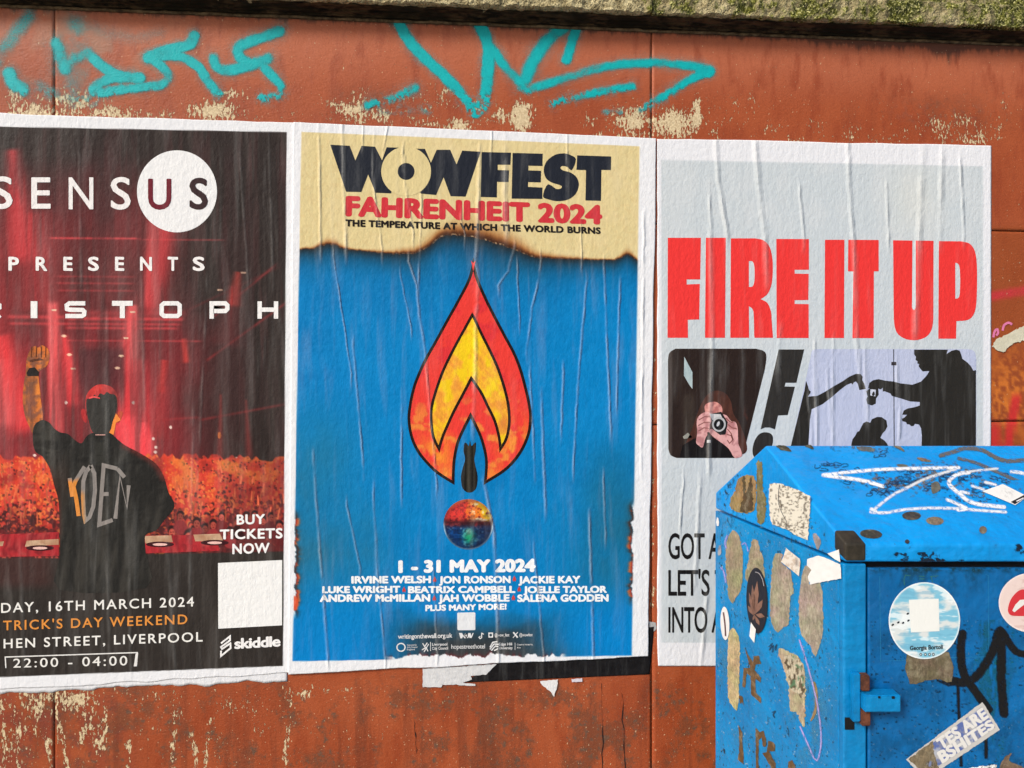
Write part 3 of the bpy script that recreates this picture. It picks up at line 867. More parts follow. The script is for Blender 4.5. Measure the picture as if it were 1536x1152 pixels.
# the figure seen from behind
def jk(X, Y):
    P = Print(X, Y, (38, 37, 35)); f = fbm(X / 9 + Y / 60, Y / 60, 3)
    P.mix(.7 * sst(.4, .7, f), (66, 63, 58)); P.mix(.6 * g2(X, Y, 66, 665, 10, 34), (72, 70, 64)); P.mix(.5 * g2(X, Y, 150, 680, 9, 40), (66, 66, 60)); P.mix(.5 * sst(.55, .7, fbm(X / 30, Y / 7, 8)) * sst(800, 700, Y), (28, 27, 26))
    P.mix(.6 * sst(9, 1, segd(X, Y, [(187, 668), (206, 677), (225, 689), (236, 698), (246, 716)])), (120, 44, 40)); P.mix(.5 * sst(6, 1, segd(X, Y, [(75, 704), (88, 754), (89, 800)])), (84, 40, 34)); P.mix(.5 * g2(X, Y, 92, 720, 12, 30), (62, 40, 30))
    return P.C
jacket = [(49, 650), (51.6, 638), (58, 632), (65, 630), (74, 634), (80.6, 642), (90, 648.4), (102, 651), (110.6, 658.8), (122, 665), (129.4, 655), (140, 649), (163, 648.4), (176, 658.8), (187.5, 668),
          (206, 677.5), (225, 688.8), (236, 698), (245.6, 715), (253, 739.4), (260.6, 752.5), (260, 764), (247.5, 778.8), (234.4, 795.6), (218, 803), (218.5, 829), (219, 882), (90, 885), (90, 835), (89.5, 801), (88, 754), (80.6, 726), (75, 703.8), (63.8, 685), (54.4, 679), (50, 668)]
def skin(X, Y):
    P = Print(X, Y, (206, 112, 52)); n = fbm(X / 5, Y / 5, 12); P.mix(.8 * sst(58, 48, X) * sst(.4, .6, fbm(X / 4, Y / 9, 5)), (122, 76, 56)); P.mix(.9 * sst(1.6, .6, np.abs(X - 49 - 4 * np.floor((X - 47) / 6))) * sst(536, 522, Y), (120, 64, 40)); P.mix(.7 * g2(X, Y, 57, 585, 4, 26), (250, 150, 60))
    P.mix(.75 * sst(.5, .62, n), (120, 78, 66)); P.mix(.7 * g2(X, Y, 44, 605, 8, 22), (128, 84, 76)); P.mix(.6 * g2(X, Y, 48, 575, 6, 10), (116, 80, 60)); P.mix(.5 * g2(X, Y, 52, 538, 9, 9), (140, 88, 60)); P.mix(.4 * g2(X, Y, 68, 530, 6, 12), (255, 130, 56))
    return P.C
fig = dec1('printed_figure', closed_spline(jacket, 3), jk, 3)
def sub1(name, poly, col, i, **k):
    return decal(name, poly, WP, lay1(i), col, fig, PAPER, cell=(3, 10), H=H1, **k)
sub1('raised_arm', closed_spline([(52, 652), (44, 640), (36.5, 620), (34, 596), (36.5, 570), (38.4, 562), (39, 549), (40, 539), (43.5, 528), (48, 521.5), (53, 519), (57, 521.5), (62, 518), (67, 519.5), (72, 523.5), (74.5, 532), (73.5, 541), (70, 549), (63, 554), (58, 562), (61.5, 600), (64, 634)], 4), skin, 2)
sub1('wristwatch', [(40, 559), (44, 552), (52, 551), (58.5, 558), (57.5, 564), (41, 564)], (40, 36, 34), 4)
sub1('head', closed_spline([(140, 651), (134, 638), (129, 620), (128, 602), (131, 590), (142, 579), (154, 576.5), (167, 580.5), (175, 590), (177, 604), (175.5, 622), (172, 636), (165, 651)], 5), lambda X, Y: np.stack([150 + 90 * fbm(X / 3, Y / 6, 3) * sst(640, 580, Y) - 50 * sst(156, 176, X), 40 + 34 * fbm(X / 3, Y / 6, 3), 46 + 20 * fbm(X / 3, Y / 6, 3)], -1), 2)
sub1('ear', closed_spline([(129.5, 634), (124, 629), (121.5, 618), (124, 613), (129.5, 618)], 4), (176, 50, 52), 2)
sub1('ear', closed_spline([(176, 634), (180.5, 630), (184, 621), (182.5, 617), (176.5, 619)], 4), (190, 74, 48), 2)
sub1('neck', [(163, 650), (170.5, 652), (174, 634), (181, 630), (174, 620), (166, 640)], (240, 140, 62), 2.5)
sub1('hair', closed_spline([(139, 648), (132.5, 630), (129.5, 612), (130, 599), (137, 597), (142, 592), (145, 597), (150, 590), (156, 592), (160, 588), (166, 591), (172, 592), (175, 598), (175, 612), (170, 628), (164, 648), (152, 651)], 4), lambda X, Y: np.stack([48 + 14 * fbm(X / 5, Y / 30, 4)] * 3, -1) * np.array((1.0, .97, .92)), 4)
for fx in (46.5, 54, 61.5, 68): sub1('finger_line', [(fx, 520), (fx + 1.2, 520), (fx + 1.0, 536), (fx - .4, 536)], (104, 56, 36), 5)
sub1('finger_line', [(44, 540), (60, 537), (66, 540), (60, 540.5), (45, 543)], (92, 54, 40), 5)
sub1('cap_band', [(133, 596), (141, 594), (150, 596.5), (150, 598), (141, 596.5), (133, 598.5)], (232, 84, 84), 5)
sub1('collar_trim', [(143, 651.5), (158, 651.5), (158, 653), (143, 653)], (196, 150, 140), 5)
def gl(X, Y):
    C = np.stack([128 + 22 * fbm(X / 5, Y / 8, 7), 122 + 20 * fbm(X / 5, Y / 8, 7), 118 + 18 * fbm(X / 5, Y / 8, 7)], -1)
    m = (sst(123, 114, X) * sst(717, 724, Y) + .7 * sst(130, 124, X) * sst(735, 742, Y)).clip(0, 1)[:, None]
    return C * (1 - m) + np.array((222, 140, 60)) * m
sub1('jacket_lettering', bar_strokes([[(104.5, 717), (108.5, 745)], [(108, 736), (113, 722), (127, 700)], [(110.5, 731), (114, 746), (118, 774)], [(136, 699), (129, 708), (125, 722), (124.5, 745), (126, 772), (128, 781), (134, 776), (140, 760), (142.5, 735), (141.5, 710), (136, 698)],
                                      [(176, 703), (155.5, 698), (149, 787), (169, 780)], [(152, 741), (163, 741)], [(173, 778), (180, 715), (190.5, 762), (193, 728)], [(176, 703), (187, 716)]], 6.0), gl, 5)
# turntables either side of the figure
def decks(X, Y):
    n = fbm(X / 6, Y / 3, 6)
    P = Print(X, Y, (178, 46, 52)); P.mix(.7 * sst(.45, .6, n), (110, 32, 38)); P.mix(.5 * sst(.6, .7, n), (226, 96, 88))
    return P.C
for L in ([(-110, 806), (88, 798), (88, 834), (-110, 837)], [(217, 803), (322, 802), (330, 826), (218, 830)]): dec1('printed_deck', L, decks, 2)
for L in ([(40, 811), (88, 808.5), (88, 817), (37.5, 820)], [(-12, 813), (6, 812), (4, 819), (-14, 820)], [(217, 804), (257, 803), (259, 813), (218, 815)], [(290, 802), (330, 800.5), (335, 811), (293, 812)]):
    dec1('deck_screen', L, lambda X, Y: np.stack([206 - 40 * vn(X / 8, Y / 3, 2), 176 - 60 * vn(X / 8, Y / 3, 2), 146 - 60 * vn(X / 8, Y / 3, 2)], -1), 3)
for ex, ey in ((60, 822), (240, 816.5), (322, 814)):
    dec1('printed_platter', ell(ex, ey, 21, 4.2, 30), (60, 22, 28), 3.4); dec1('printed_platter', ell(ex, ey + .2, 11, 2.0, 24), (236, 190, 180), 3.8)
# lettering at the foot
txt1('date_line', 'DAY, 16TH MARCH 2024', (1.7, 904.6), (291, 895.2), (291, 909.6), (1.7, 919.4), (236, 234, 228), 4, .012, 1.22)
txt1('weekend_line', "TRICK'S DAY WEEKEND", (4.7, 931.2), (281, 921.6), (281, 936), (4.7, 945.6), (226, 146, 66), 4, .012, 1.22)
txt1('address_line', 'HEN STREET, LIVERPOOL', (5.4, 958.4), (304, 948), (304, 962.2), (5.4, 972.6), (236, 234, 228), 4, .012, 1.22)
txt1('hours_line', '22:00 - 04:00', (19.8, 988.2), (191, 983.8), (191, 998), (19.8, 1001.6), (232, 230, 224), 4, .008, 1.25)
dec1('hours_frame', bar_strokes([[(8.8, 1002), (7.8, 985.6), (206, 978.8), (206, 981)]], 1.7) + [[(203.5, 980), (207.2, 979.6), (205.4, 999.4), (200.6, 999.6)]], (232, 230, 226), 4, cell=None)
txt1('ticket_line', 'BUY', (355, 772), (397.5, 771), (397.5, 786), (355, 787), (244, 242, 240), 4, .03, 1.1)
txt1('ticket_line', 'TICKETS', (329.5, 794.4), (424, 792), (424, 807.5), (329.5, 809.2), (244, 242, 240), 4, .03, 1.1)
txt1('ticket_line', 'NOW', (348.5, 815.6), (404.5, 814), (404.5, 829.4), (348.5, 831.4), (244, 242, 240), 4, .03, 1.1)
dec1('white_square', [(327, 844.5), (423.2, 840), (423, 938), (327.4, 943)], (238, 238, 236), 3)
txt1('logo_lettering', 'skiddle', (351.5, 957.6), (420.8, 953.6), (420.8, 969.6), (351.5, 973.6), (240, 238, 236), 4, .035, .95, None)
dec1('logo_mark', bar_strokes([[(331.5, 965), (345, 954.5), (345, 960.5), (331.5, 970.5), (333, 973.5), (345.5, 965), (346, 972), (331.5, 984), (331.5, 976)]], 2.6), (240, 238, 236), 4, cell=None)
# older white sheet showing along the bottom of the concert poster
old1 = raster('paper_layer', [(-118, 1000), (431, 985), (430.5, 1021), (-118, 1046)], 4, WP, .0018, lambda X, Y: np.tile(np.array((226, 227, 230.)), (len(X), 1)), None, PAPER, None, .0015,
              lambda X, Y, u, v: np.stack([X * 0, sst(.7, 1, v) * (fbm(X / 26, X * 0, 66) - .5) * 13], -1))
tag(old1, 'ragged white edge of an older sheet showing below the concert poster', 'paper')

# ---- festival poster (middle)
H2 = creases([([(478, 182), (481, 372)], 5), ([(513, 186), (515, 263), (519, 374)], 6), ([(561, 210), (559, 247), (562, 290), (573, 374)], 4), ([(581, 188), (575, 226)], 4),
              ([(605, 230), (607, 273), (620, 350)], 4), ([(632, 300), (630, 378), (627, 428)], 4), ([(720, 226), (715, 372), (713, 392), (718, 420), (714, 470), (712, 590), (709, 640)], 7),
              ([(758, 196), (757, 304), (760, 345)], 9), ([(851, 203), (852, 300)], 4), ([(871, 345), (873, 402)], 3), ([(600, 412), (617, 490)], 3), ([(613, 392), (625, 428), (628, 465), (638, 532)], 4.5),
              ([(772, 372), (762, 407), (748, 428)], 5), ([(811, 392), (808, 420), (798, 460), (790, 525)], 4), ([(776, 400), (779, 480)], 3), ([(500, 385), (527, 560)], 3), ([(530, 520), (545, 700)], 4),
              ([(602, 600), (602, 740)], 4), ([(640, 555), (655, 730)], 4), ([(880, 420), (868, 560), (860, 700)], 4), ([(906, 400), (916, 640)], 4), ([(470, 690), (482, 860), (492, 985)], 5), ([(560, 740), (566, 860), (578, 990)], 4),
              ([(520, 760), (540, 850)], 4), ([(650, 860), (656, 985)], 4), ([(725, 720), (741, 800), (748, 985)], 6), ([(800, 820), (816, 985)], 4), ([(884, 780), (890, 985)], 5), ([(905, 720), (908, 800)], 4),
              ([(795, 560), (802, 700)], 4), ([(812, 600), (818, 760)], 5), ([(930, 430), (925, 600)], 4), ([(845, 560), (842, 640)], 4), ([(692, 330), (697, 352)], 3), ([(545, 180), (544, 215)], 3), ([(738, 190), (736, 240)], 4),
              ([(966, 330), (962, 700)], 5)], 3, .62, .95)
p2 = empty('festival_poster', (-.1, WALL, .6), 'blue and sand festival poster with a flame emblem above a small globe', 'poster', 'bill posters pasted in a row on the wall')
P2C = [(440, 183.5), (984.5, 207.5), (972, 985), (432.5, 1011)]
def burn_y(X):
    xs = [440, 452, 470, 484, 492, 504, 516, 560, 600, 620, 632, 644, 656, 666, 680, 700, 716, 732, 752, 768, 786, 802, 830, 880, 922, 932, 940, 948, 956, 970]
    ys = [375, 374, 373, 368, 366.5, 368, 373.5, 378, 380.5, 380, 376, 369, 358, 353.5, 351.8, 354, 357, 361, 367, 373, 380, 386, 387.5, 389.5, 390, 386, 381.5, 385, 391, 392]
    return np.interp(X, xs, ys) + (fbm(X / 5, X * 0, 3) - .5) * 2.2
BEIGE = (220, 202, 148)
def art2(X, Y):
    n = fbm(X / 30, Y / 30, 1); nf = fbm(X / 4, Y / 4, 2); n3 = fbm(X / 60, Y / 90, 14)
    P = Print(X, Y, (0, 126, 192))
    P.mix(.5 * sst(.4, .7, n3), (0, 114, 178)); P.mix(.4 * sst(.5, .7, n), (8, 136, 204)); P.mix(.45 * sst(.55, .75, nf), (24, 134, 198))
    P.mix(.55 * sst(860, 1000, Y) , (0, 128, 204))
    sm = fbm(X / 45, Y / 60, 23)
    P.mix(.75 * np.exp(-((X - 455) / 78) ** 2) * sst(560, 700, Y) * sst(925, 840, Y) * (.55 + .45 * sst(.2, .8, sm)), (40, 112, 142))
    P.mix(.8 * np.exp(-((X - 520) / 60) ** 2) * sst(720, 800, Y) * sst(900, 830, Y) * sm, (50, 100, 122))
    P.mix(.8 * np.exp(-((X - 935) / 78) ** 2) * sst(600, 760, Y) * sst(930, 850, Y) * (.55 + .45 * sst(.2, .8, sm)), (30, 102, 130))
    P.mix(.5 * sst(395, 380, Y) * sst(540, 560, X), (0, 124, 196))
    yb = burn_y(X); d = Y - yb
    hump = np.clip(g2(X, Y * 0, 715, 0, 85, 1), 0, 1); sm1 = g2(X, Y * 0, 492, 0, 22, 1); sm2 = g2(X, Y * 0, 940, 0, 14, 1)
    wdn = 15 + 12 * (hump + .3 * sm1)
    P.mix(.97 * np.exp(-np.maximum(d, 0) / (wdn * (.8 + .6 * n))), (36, 36, 38))
    up = sst(.5, -.5, d)
    P.mix(up, BEIGE)
    P.mix(up * .5 * sst(.5, .7, nf), (214, 190, 136)); P.mix(up * .4 * sst(.45, .6, n), (226, 206, 156))
    wu = 2 + 22 * hump + 5 * sm1 + 5 * sm2
    bu = np.exp(-np.maximum(-d, 0) / (wu * (.7 + .8 * n)))
    P.mix(up * .95 * sst(.12, .9, bu), (152, 84, 36)); P.mix(up * .95 * sst(.55, 1.0, bu), (58, 34, 24))
    P.mix(.8 * sst(1.6, .4, np.abs(d + .5)) * hump * sst(.55, .65, fbm(X / 3, Y / 3, 44)), (214, 180, 140))
    # burnt bits at both sides and along the foot
    def edge(sx, y0, y1, sgn, k):
        ed = sx + (fbm(Y / 8, Y * 0, k) - .55) * 9 * sgn
        m = sst(y0 - 6, y0 + 14, Y) * sst(y1 + 8, y1 - 12, Y)
        dd = (X - ed) * sgn
        P.mix(m * np.exp(-np.abs(dd - 3) / 3.0), (70, 40, 30))
        fl = sst(.45, .6, fbm(Y / 9, X / 20, k + 2))
        P.mix(.85 * m * fl * np.exp(-((dd - 4) / 3) ** 2), (206, 110, 60)); P.mix(m * fl * np.exp(-((dd - 2) / 1.5) ** 2), (170, 56, 44))
        P.mix(m * sst(.8, -.8, dd), white)
    edge(442, 765, 925, 1, 51); edge(949, 752, 905, -1, 57)
    P.disc(442, 905, 5, 11, (222, 84, 48), .9)
    nb = fbm(X / 40, Y / 20, 63)
    P.mix(.95 * np.exp(-((X - 712) / 118) ** 4) * sst(915, 962, Y + 18 * (nb - .5) + .0009 * (X - 712) ** 2), (50, 52, 54))
    P.mix(.5 * np.exp(-((X - 760) / 90) ** 2) * sst(955, 985, Y), (76, 66, 60))
    fy = 984 + (fbm(X / 9, X * 0, 71) - .5) * 14 + (X - 700) * -.012
    fm = sst(572, 596, X) * sst(852, 840, X)
    P.mix(fm * np.exp(-np.maximum(fy - Y, 0) / 2.5) * sst(.42, .5, fbm(X / 12, X * 0, 74)), (110, 36, 40))
    P.mix(fm * sst(-.6, .6, Y - fy), white)
    # white margin
    xl_ = 452 - (Y - 198) * .0166; xr_ = 959.5 - (Y - 219) * .0156; yt_ = 198 + (X - 452) * .0424; yb_ = 992 - (X - 439) * .0171
    for m in (sst(.6, -.6, X - xl_), sst(-.6, .6, X - xr_), sst(.6, -.6, Y - yt_), sst(-.6, .6, Y - yb_)): P.mix(m, white)
    return P.C
def wob2(X, Y, u, v):
    d = np.zeros((len(X), 2))
    d[:, 1] = sst(.985, 1, v) * (fbm(X / 50, X * 0 + 2, 16) - .5) * 4 + sst(.02, 0, v) * (fbm(X / 60, X * 0, 18) - .5) * 2
    d[:, 0] = sst(.985, 1, u) * (fbm(Y / 60, Y * 0, 19) - .5) * 3
    return d
o2 = .0075
raster('paper_sheet', P2C, 1.3, WP, o2, art2, p2, PAPER, H2, .0032, wob2)
def lay2(i): return o2 + .00018 * i
def dec2(name, poly, col, i=1, cell=(3, 12), parent=None, **k): return decal(name, poly, WP, lay2(i), col, parent or p2, PAPER, cell=cell, H=H2, **k)
def txt2(name, s, tl, tr, br, bl, col=(240, 240, 238), i=4, bold=0.0, spc=1.0, cell=(3, 12), **k): return text(name, s, tl, tr, br, bl, WP, lay2(i), col, p2, PAPER, bold, spc, H2, cell, **k)
A = lambda L: [(480 + x / 6, 180 + y / 6) for x, y in L]
B = lambda L: [(700 + x / 5.26, 190 + y / 5.26) for x, y in L]
NAVY = (34, 38, 48)
W1 = A([(92, 222), (268, 232), (318, 365), (375, 232), (495, 240), (558, 362), (600, 245), (735, 250), (640, 660), (500, 655), (433, 490), (372, 648), (235, 645)])
W2 = A([(815, 256), (945, 260), (998, 385), (1050, 268), (1172, 268), (1228, 400), (1280, 275), (1445, 285), (1310, 690), (1175, 685), (1112, 515), (1045, 675), (905, 662)])
FF = B([(118, 200), (350, 205), (345, 300), (245, 300), (245, 342), (335, 345), (330, 437), (240, 435), (238, 558), (110, 555)])
EE = B([(362, 207), (600, 213), (598, 310), (487, 308), (487, 345), (588, 348), (585, 440), (485, 437), (483, 475), (598, 480), (597, 570), (355, 568)])
SS = closed_spline(B([(862, 258), (820, 224), (760, 210), (690, 225), (630, 275), (608, 340), (625, 405), (670, 440), (718, 455), (750, 470), (740, 489), (705, 490), (640, 455), (602, 548), (650, 575), (720, 588), (800, 575), (860, 530), (885, 460), (868, 400), (820, 362), (760, 345), (740, 325), (755, 310), (795, 318), (830, 343)]), 4)
TT = B([(872, 226), (1140, 235), (1138, 342), (1063, 341), (1060, 585), (937, 582), (942, 343), (866, 340)])
for L in (W1, W2, FF, EE, SS, TT): dec2('title_letter', L, NAVY, 2)
dec2('title_ring', A(ell(775, 462, 224, 222, 64)), lambda X, Y: np.tile(np.array(BEIGE, float), (len(X), 1)) + (fbm(X / 30, Y / 30, 1) - .5)[:, None] * 12, 3)
dec2('title_letter', A(ell(775, 463, 76, 76, 40)), NAVY, 4)
txt2('subtitle', 'FAHRENHEIT 2024', (518.5, 293.6), (903.3, 307.6), (903.6, 337.0), (517.8, 324.6), (204, 54, 62), 2, .052, 1.04)
txt2('tagline', 'THE TEMPERATURE AT WHICH THE WORLD BURNS', (518, 329), (901, 341), (901.4, 351.2), (518, 339.6), (30, 24, 22), 3, .05, 1.07)
# flame emblem
C3 = lambda L: [(580 + x / 6, 370 + y / 6) for x, y in L]
C4 = lambda L: [(580 + x / 6, 550 + y / 6) for x, y in L]
left = C3([(780, 95), (735, 280), (640, 470), (545, 640), (430, 850), (340, 1010), (280, 1140)]) + C4([(232, 190), (200, 340), (188, 480), (214, 640), (280, 780), (390, 910), (480, 985), (610, 1065)])
right = C3([(780, 95), (820, 270), (900, 460), (990, 640), (1080, 810), (1160, 960), (1218, 1110)]) + C4([(1268, 215), (1300, 370), (1307, 480), (1290, 600), (1240, 730), (1160, 850), (1050, 955), (870, 1065)])
notl = C4([(610, 1065), (618, 860), (648, 700), (692, 590), (755, 465)]); notr = C4([(755, 465), (812, 580), (856, 700), (886, 860), (872, 1065)])
OUT = spline(left, 5) + spline(notl, 5)[1:] + spline(notr, 5)[1:] + spline(right, 5)[::-1][1:-1]
def redf(X, Y):
    P = Print(X, Y, (232, 62, 54)); n = fbm(X / 18, Y / 14, 82)
    P.mix(.8 * sst(.5, .7, n), (214, 48, 56)); P.mix(.85 * g2(X, Y, 655, 680, 22, 40) * sst(.3, .6, fbm(X / 10, Y / 14, 83)) * 1.3, (240, 140, 50)); P.mix(.9 * g2(X, Y, 772, 668, 22, 40) * sst(.3, .6, fbm(X / 10, Y / 14, 84)) * 1.3, (240, 140, 50))
    P.mix(.7 * g2(X, Y, 668, 706, 14, 12), (240, 136, 52)); P.mix(.8 * sst(.54, .68, n) * sst(560, 640, Y), (238, 150, 60)); P.mix(.7 * g2(X, Y, 745, 712, 12, 10), (240, 130, 50))
    return P.C
emb = dec2('flame_emblem', OUT, (34, 22, 20), 2)
def e2(name, poly, col, i, cell=(2.2, 4)): return decal(name, poly, WP, lay2(i), col, emb, PAPER, cell=cell, H=H2)
e2('flame_body', inset(OUT, 4.3), redf, 3)
inl = C3([(770, 590), (690, 735), (600, 900), (500, 1105)]) + C4([(430, 220), (392, 370), (390, 500), (410, 640), (475, 775)])
inr = C3([(770, 590), (800, 640), (870, 790), (950, 950), (1020, 1110)]) + C4([(1080, 220), (1110, 370), (1115, 520), (1085, 660), (1015, 775)])
hl = C4([(475, 775), (510, 650), (560, 530), (620, 400), (700, 250), (763, 128)]); hr = C4([(763, 128), (840, 240), (900, 365), (960, 490), (1000, 640), (1015, 775)])
INN = spline(inl, 5) + spline(hl, 5)[1:] + spline(hr, 5)[1:] + spline(inr, 5)[::-1][1:-1]
e2('flame_core_outline', INN, (36, 22, 18), 4)
def yel(X, Y):
    P = Print(X, Y, (244, 178, 52)); n = fbm(X / 12, Y / 16, 91)
    P.mix(sst(.46, .62, n), (240, 200, 30)); P.mix(.8 * g2(X, Y, 712, 520, 10, 60), (250, 222, 20)); P.mix(.7 * g2(X, Y, 738, 570, 10, 14), (248, 214, 24)); P.mix(.6 * g2(X, Y, 655, 645, 8, 18), (246, 206, 26))
    P.mix(.6 * g2(X, Y, 755, 635, 8, 12), (206, 110, 60)); P.mix(.4 * sst(.42, .3, n), (226, 130, 60))
    dots = np.sin(X * 2.6 + Y * .25) * np.sin(Y * 2.6 - X * .25)
    P.mix(.34 * sst(.1, .6, dots) * sst(.75, .4, n), (196, 104, 52))
    return P.C
e2('flame_core', inset(INN, 4.2), yel, 5, (1.1, 1.3))
BOMB = closed_spline(C4([(700, 688), (722, 692), (738, 714), (750, 668), (762, 714), (786, 690), (804, 686), (800, 760), (788, 830), (800, 900), (818, 985), (810, 1080), (780, 1122), (745, 1133), (708, 1122), (678, 1080), (668, 990), (688, 900), (706, 830), (692, 760)]), 3)
dec2('printed_bomb', BOMB, lambda X, Y: np.array((26, 25, 22.)) + (40 * np.exp(-((X - 703) / 3.5) ** 2) + 30 * np.exp(-((X - 711.5) / 1.5) ** 2))[:, None] * np.array((1, .95, .8)) - 14 * np.exp(-((X - 695) / 4) ** 2)[:, None], 3, (1.6, 6))
def globe(X, Y):
    x = (X - 702.5) / 37; y = (Y - 786.5) / 37.5; r = np.hypot(x, y)
    n = fbm(X / 6, Y / 6, 101); n2 = fbm(X / 14, Y / 4, 104)
    P = Print(X, Y, (18, 74, 140))
    P.mix(sst(.4, .65, n2), (10, 46, 96)); P.mix(.7 * sst(.6, .72, n) * sst(0, .2, y), (120, 190, 220)); P.mix(.7 * sst(.1, .5, x) * sst(0, .2, y), (26, 40, 70))
    P.mix(np.exp(-((x - .02) / .22) ** 2 - ((y - .5) / .32) ** 2), (30, 158, 108)); P.mix(.7 * np.exp(-((x - .02) / .12) ** 2 - ((y - .28) / .14) ** 2), (170, 210, 190))
    up = sst(.06, -.06, y + .12 * (n - .5) + .05)
    P.mix(up, (226, 62, 56)); P.mix(up * sst(-.3, .2, x + .8 * (n - .5)), (238, 126, 46)); P.mix(up * sst(.2, .5, x - .5 * y - .4 + .5 * (n - .5)), (236, 196, 36))
    P.mix(up * sst(.55, .68, n) * sst(0, .3, x), (250, 236, 190)); P.mix(up * .8 * sst(.62, .7, fbm(X / 5, Y / 5, 109)), (120, 30, 34))
    P.mix(.95 * np.exp(-((y + .04 + .1 * (n2 - .5)) / .15) ** 2), (58, 24, 32)); P.mix(.6 * np.exp(-((y - .02) / .1) ** 2) * sst(.55, .7, n), (170, 60, 60))
    P.mix(.3 * sst(.5, .64, fbm(X / 3.2, Y / 3.2, 112)), (24, 18, 30)); P.mix(.3 * sst(.7, 1.0, r), (30, 20, 30))
    P.mix(.6 * sst(.86, 1.0, r) * sst(-.4, -.8, y), (190, 110, 60)); P.mix(.8 * sst(.93, .99, r) * sst(-.2, .1, y), (170, 214, 236)); P.mix(.5 * sst(.6, 1, r) * sst(.3, .6, y), (14, 30, 60))
    return P.C
dec2('printed_globe', ell(702.5, 786.5, 37.3, 37.8, 72), globe, 3, (1.3, 1.3))
# lettering
W = (240, 242, 243)
txt2('date_line', '1 - 31 MAY 2024', (597.5, 840.5), (803.5, 838), (803.5, 858), (597.5, 859.6), W, 3, .06, 1.05)
def nm(y0, h, items):
    for s, x0, x1 in items: txt2('name_line', s, (x0, y0), (x1, y0 - .6), (x1, y0 - .6 + h), (x0, y0 + h), W, 3, .05, 1.03)
nm(864.2, 11.2, (('IRVINE WELSH', 527, 646.5), ('JON RONSON', 658.5, 766), ('JACKIE KAY', 777.5, 870.5)))
nm(879.3, 10.6, (('LUKE WRIGHT', 483.5, 600.5), ('BEATRIX CAMPBELL', 612, 773), ('JOELLE TAYLOR', 785, 910.5)))
nm(891.8, 11.2, (('ANDREW McMILLAN', 479.5, 645.5), ('JAH WOBBLE', 657.5, 764.5), ('SALENA GODDEN', 776, 913)))
txt2('name_line', 'PLUS MANY MORE!', (638, 907.4), (760, 905.2), (760, 914.4), (638, 916.8), W, 3, .05, 1.04)
fl = lambda x, y: [(x, y - 5), (x + 2.6, y + .5), (x + 1.8, y + 4), (x, y + 2.2), (x - 1.8, y + 4), (x - 2.6, y + .5)]
dec2('flame_bullet', [fl(652, 869.5), fl(771.5, 868.5), fl(606, 884.8), fl(778.8, 883.8), fl(651.5, 897.6), fl(770, 896.8)], (206, 66, 58), 3)
dec2('white_square', [(687, 919), (711.5, 918.4), (713, 919.6), (713, 944), (711.5, 945.2), (687.5, 945.4), (686, 944), (686, 920)], (226, 228, 230), 3)
GR = (222, 222, 222)
txt2('web_address', 'writingonthewall.org.uk', (597, 951.3), (678.5, 949.5), (678.5, 956.5), (597, 958.3), GR, 3, .018, .97, None)
dec2('small_logo', [[(688.5, 949.5), (693, 949.5), (695.5, 954), (698, 949.5), (699.5, 957), (696.5, 957.5), (694.8, 954.5), (692.8, 957.5), (690.5, 957.5)], [(702.5, 949.5), (706, 949.5), (707, 954), (709, 949.5), (710.5, 949.4), (707.5, 957), (704.5, 957), (703.5, 954.5), (702.3, 957), (700.5, 957)]], GR, 3, None)
dec2('small_logo', ell(699.2, 953.4, 2.6, 3.2, 16), (44, 46, 48), 4, None); dec2('small_logo', ell(699.2, 953.4, 1.2, 1.6, 12), GR, 5, None)
dec2('small_logo', bar_strokes([[(722.5, 949), (722.5, 956.5), (720, 958), (718.4, 956), (720.5, 954.2)], [(722.5, 949.5), (725.5, 951.6)]], 1.4), GR, 3, None)
dec2('small_logo', [(732.6, 948.8), (739.6, 948.7), (739.6, 956.3), (732.6, 956.4)], GR, 3, None, holes=[ell(736.1, 952.6, 2.1, 2.2, 12)])
txt2('handle_line', '@wow_fest', (742, 950.2), (764, 949.9), (764, 954.6), (742, 954.9), GR, 3, .01, .95, None)
dec2('small_logo', bar_strokes([[(770, 948.4), (776.5, 956.4)]], 2.4) + bar_strokes([[(776.8, 948.2), (769.6, 956.6)]], 1.1), GR, 3, None)
txt2('handle_line', '@wowfest', (779, 950), (799, 949.7), (799, 954.3), (779, 954.6), GR, 3, .01, .95, None)
dec2('small_logo', ell(601.5, 971, 7, 6.8, 28), GR, 3, None, holes=[ell(601.5, 971, 5.2, 5, 24)])
for i, (s, x1) in enumerate((('Supported by', 625), ('Arts Council', 626), ('England', 622))): txt2('partner_line', s, (610.5, 966.2 + i * 3.4), (x1, 966 + i * 3.4), (x1, 968.4 + i * 3.4), (610.5, 968.6 + i * 3.4), GR, 3, .006, 1, None)
dec2('small_logo', bar_strokes([[(634, 965), (637, 970), (641, 964)], [(633, 975), (639, 971), (642, 977)], [(636, 978), (643, 966)]], 1.5) + [[(645.3, 963), (646.2, 963), (646.2, 976.4), (645.3, 976.4)]], GR, 3, None)
txt2('partner_line', 'Liverpool', (648, 964.4), (671, 964), (671, 968.2), (648, 968.6), GR, 3, .016, .97, None); txt2('partner_line', 'City Council', (648, 970.4), (672, 970), (672, 974.2), (648, 974.6), GR, 3, .016, .97, None)
txt2('partner_line', 'hopestreethotel', (677, 966.6), (727.5, 966), (727.5, 972.6), (677, 973.2), GR, 3, .004, .95, None)
dec2('small_logo', bar_strokes([[(735, 971), (739, 963.5), (746, 962.5)], [(735, 974), (741, 966), (748, 966.5)], [(737, 976), (743, 969), (747.5, 970)], [(741, 976), (747, 973)]], 1.8), GR, 3, None)
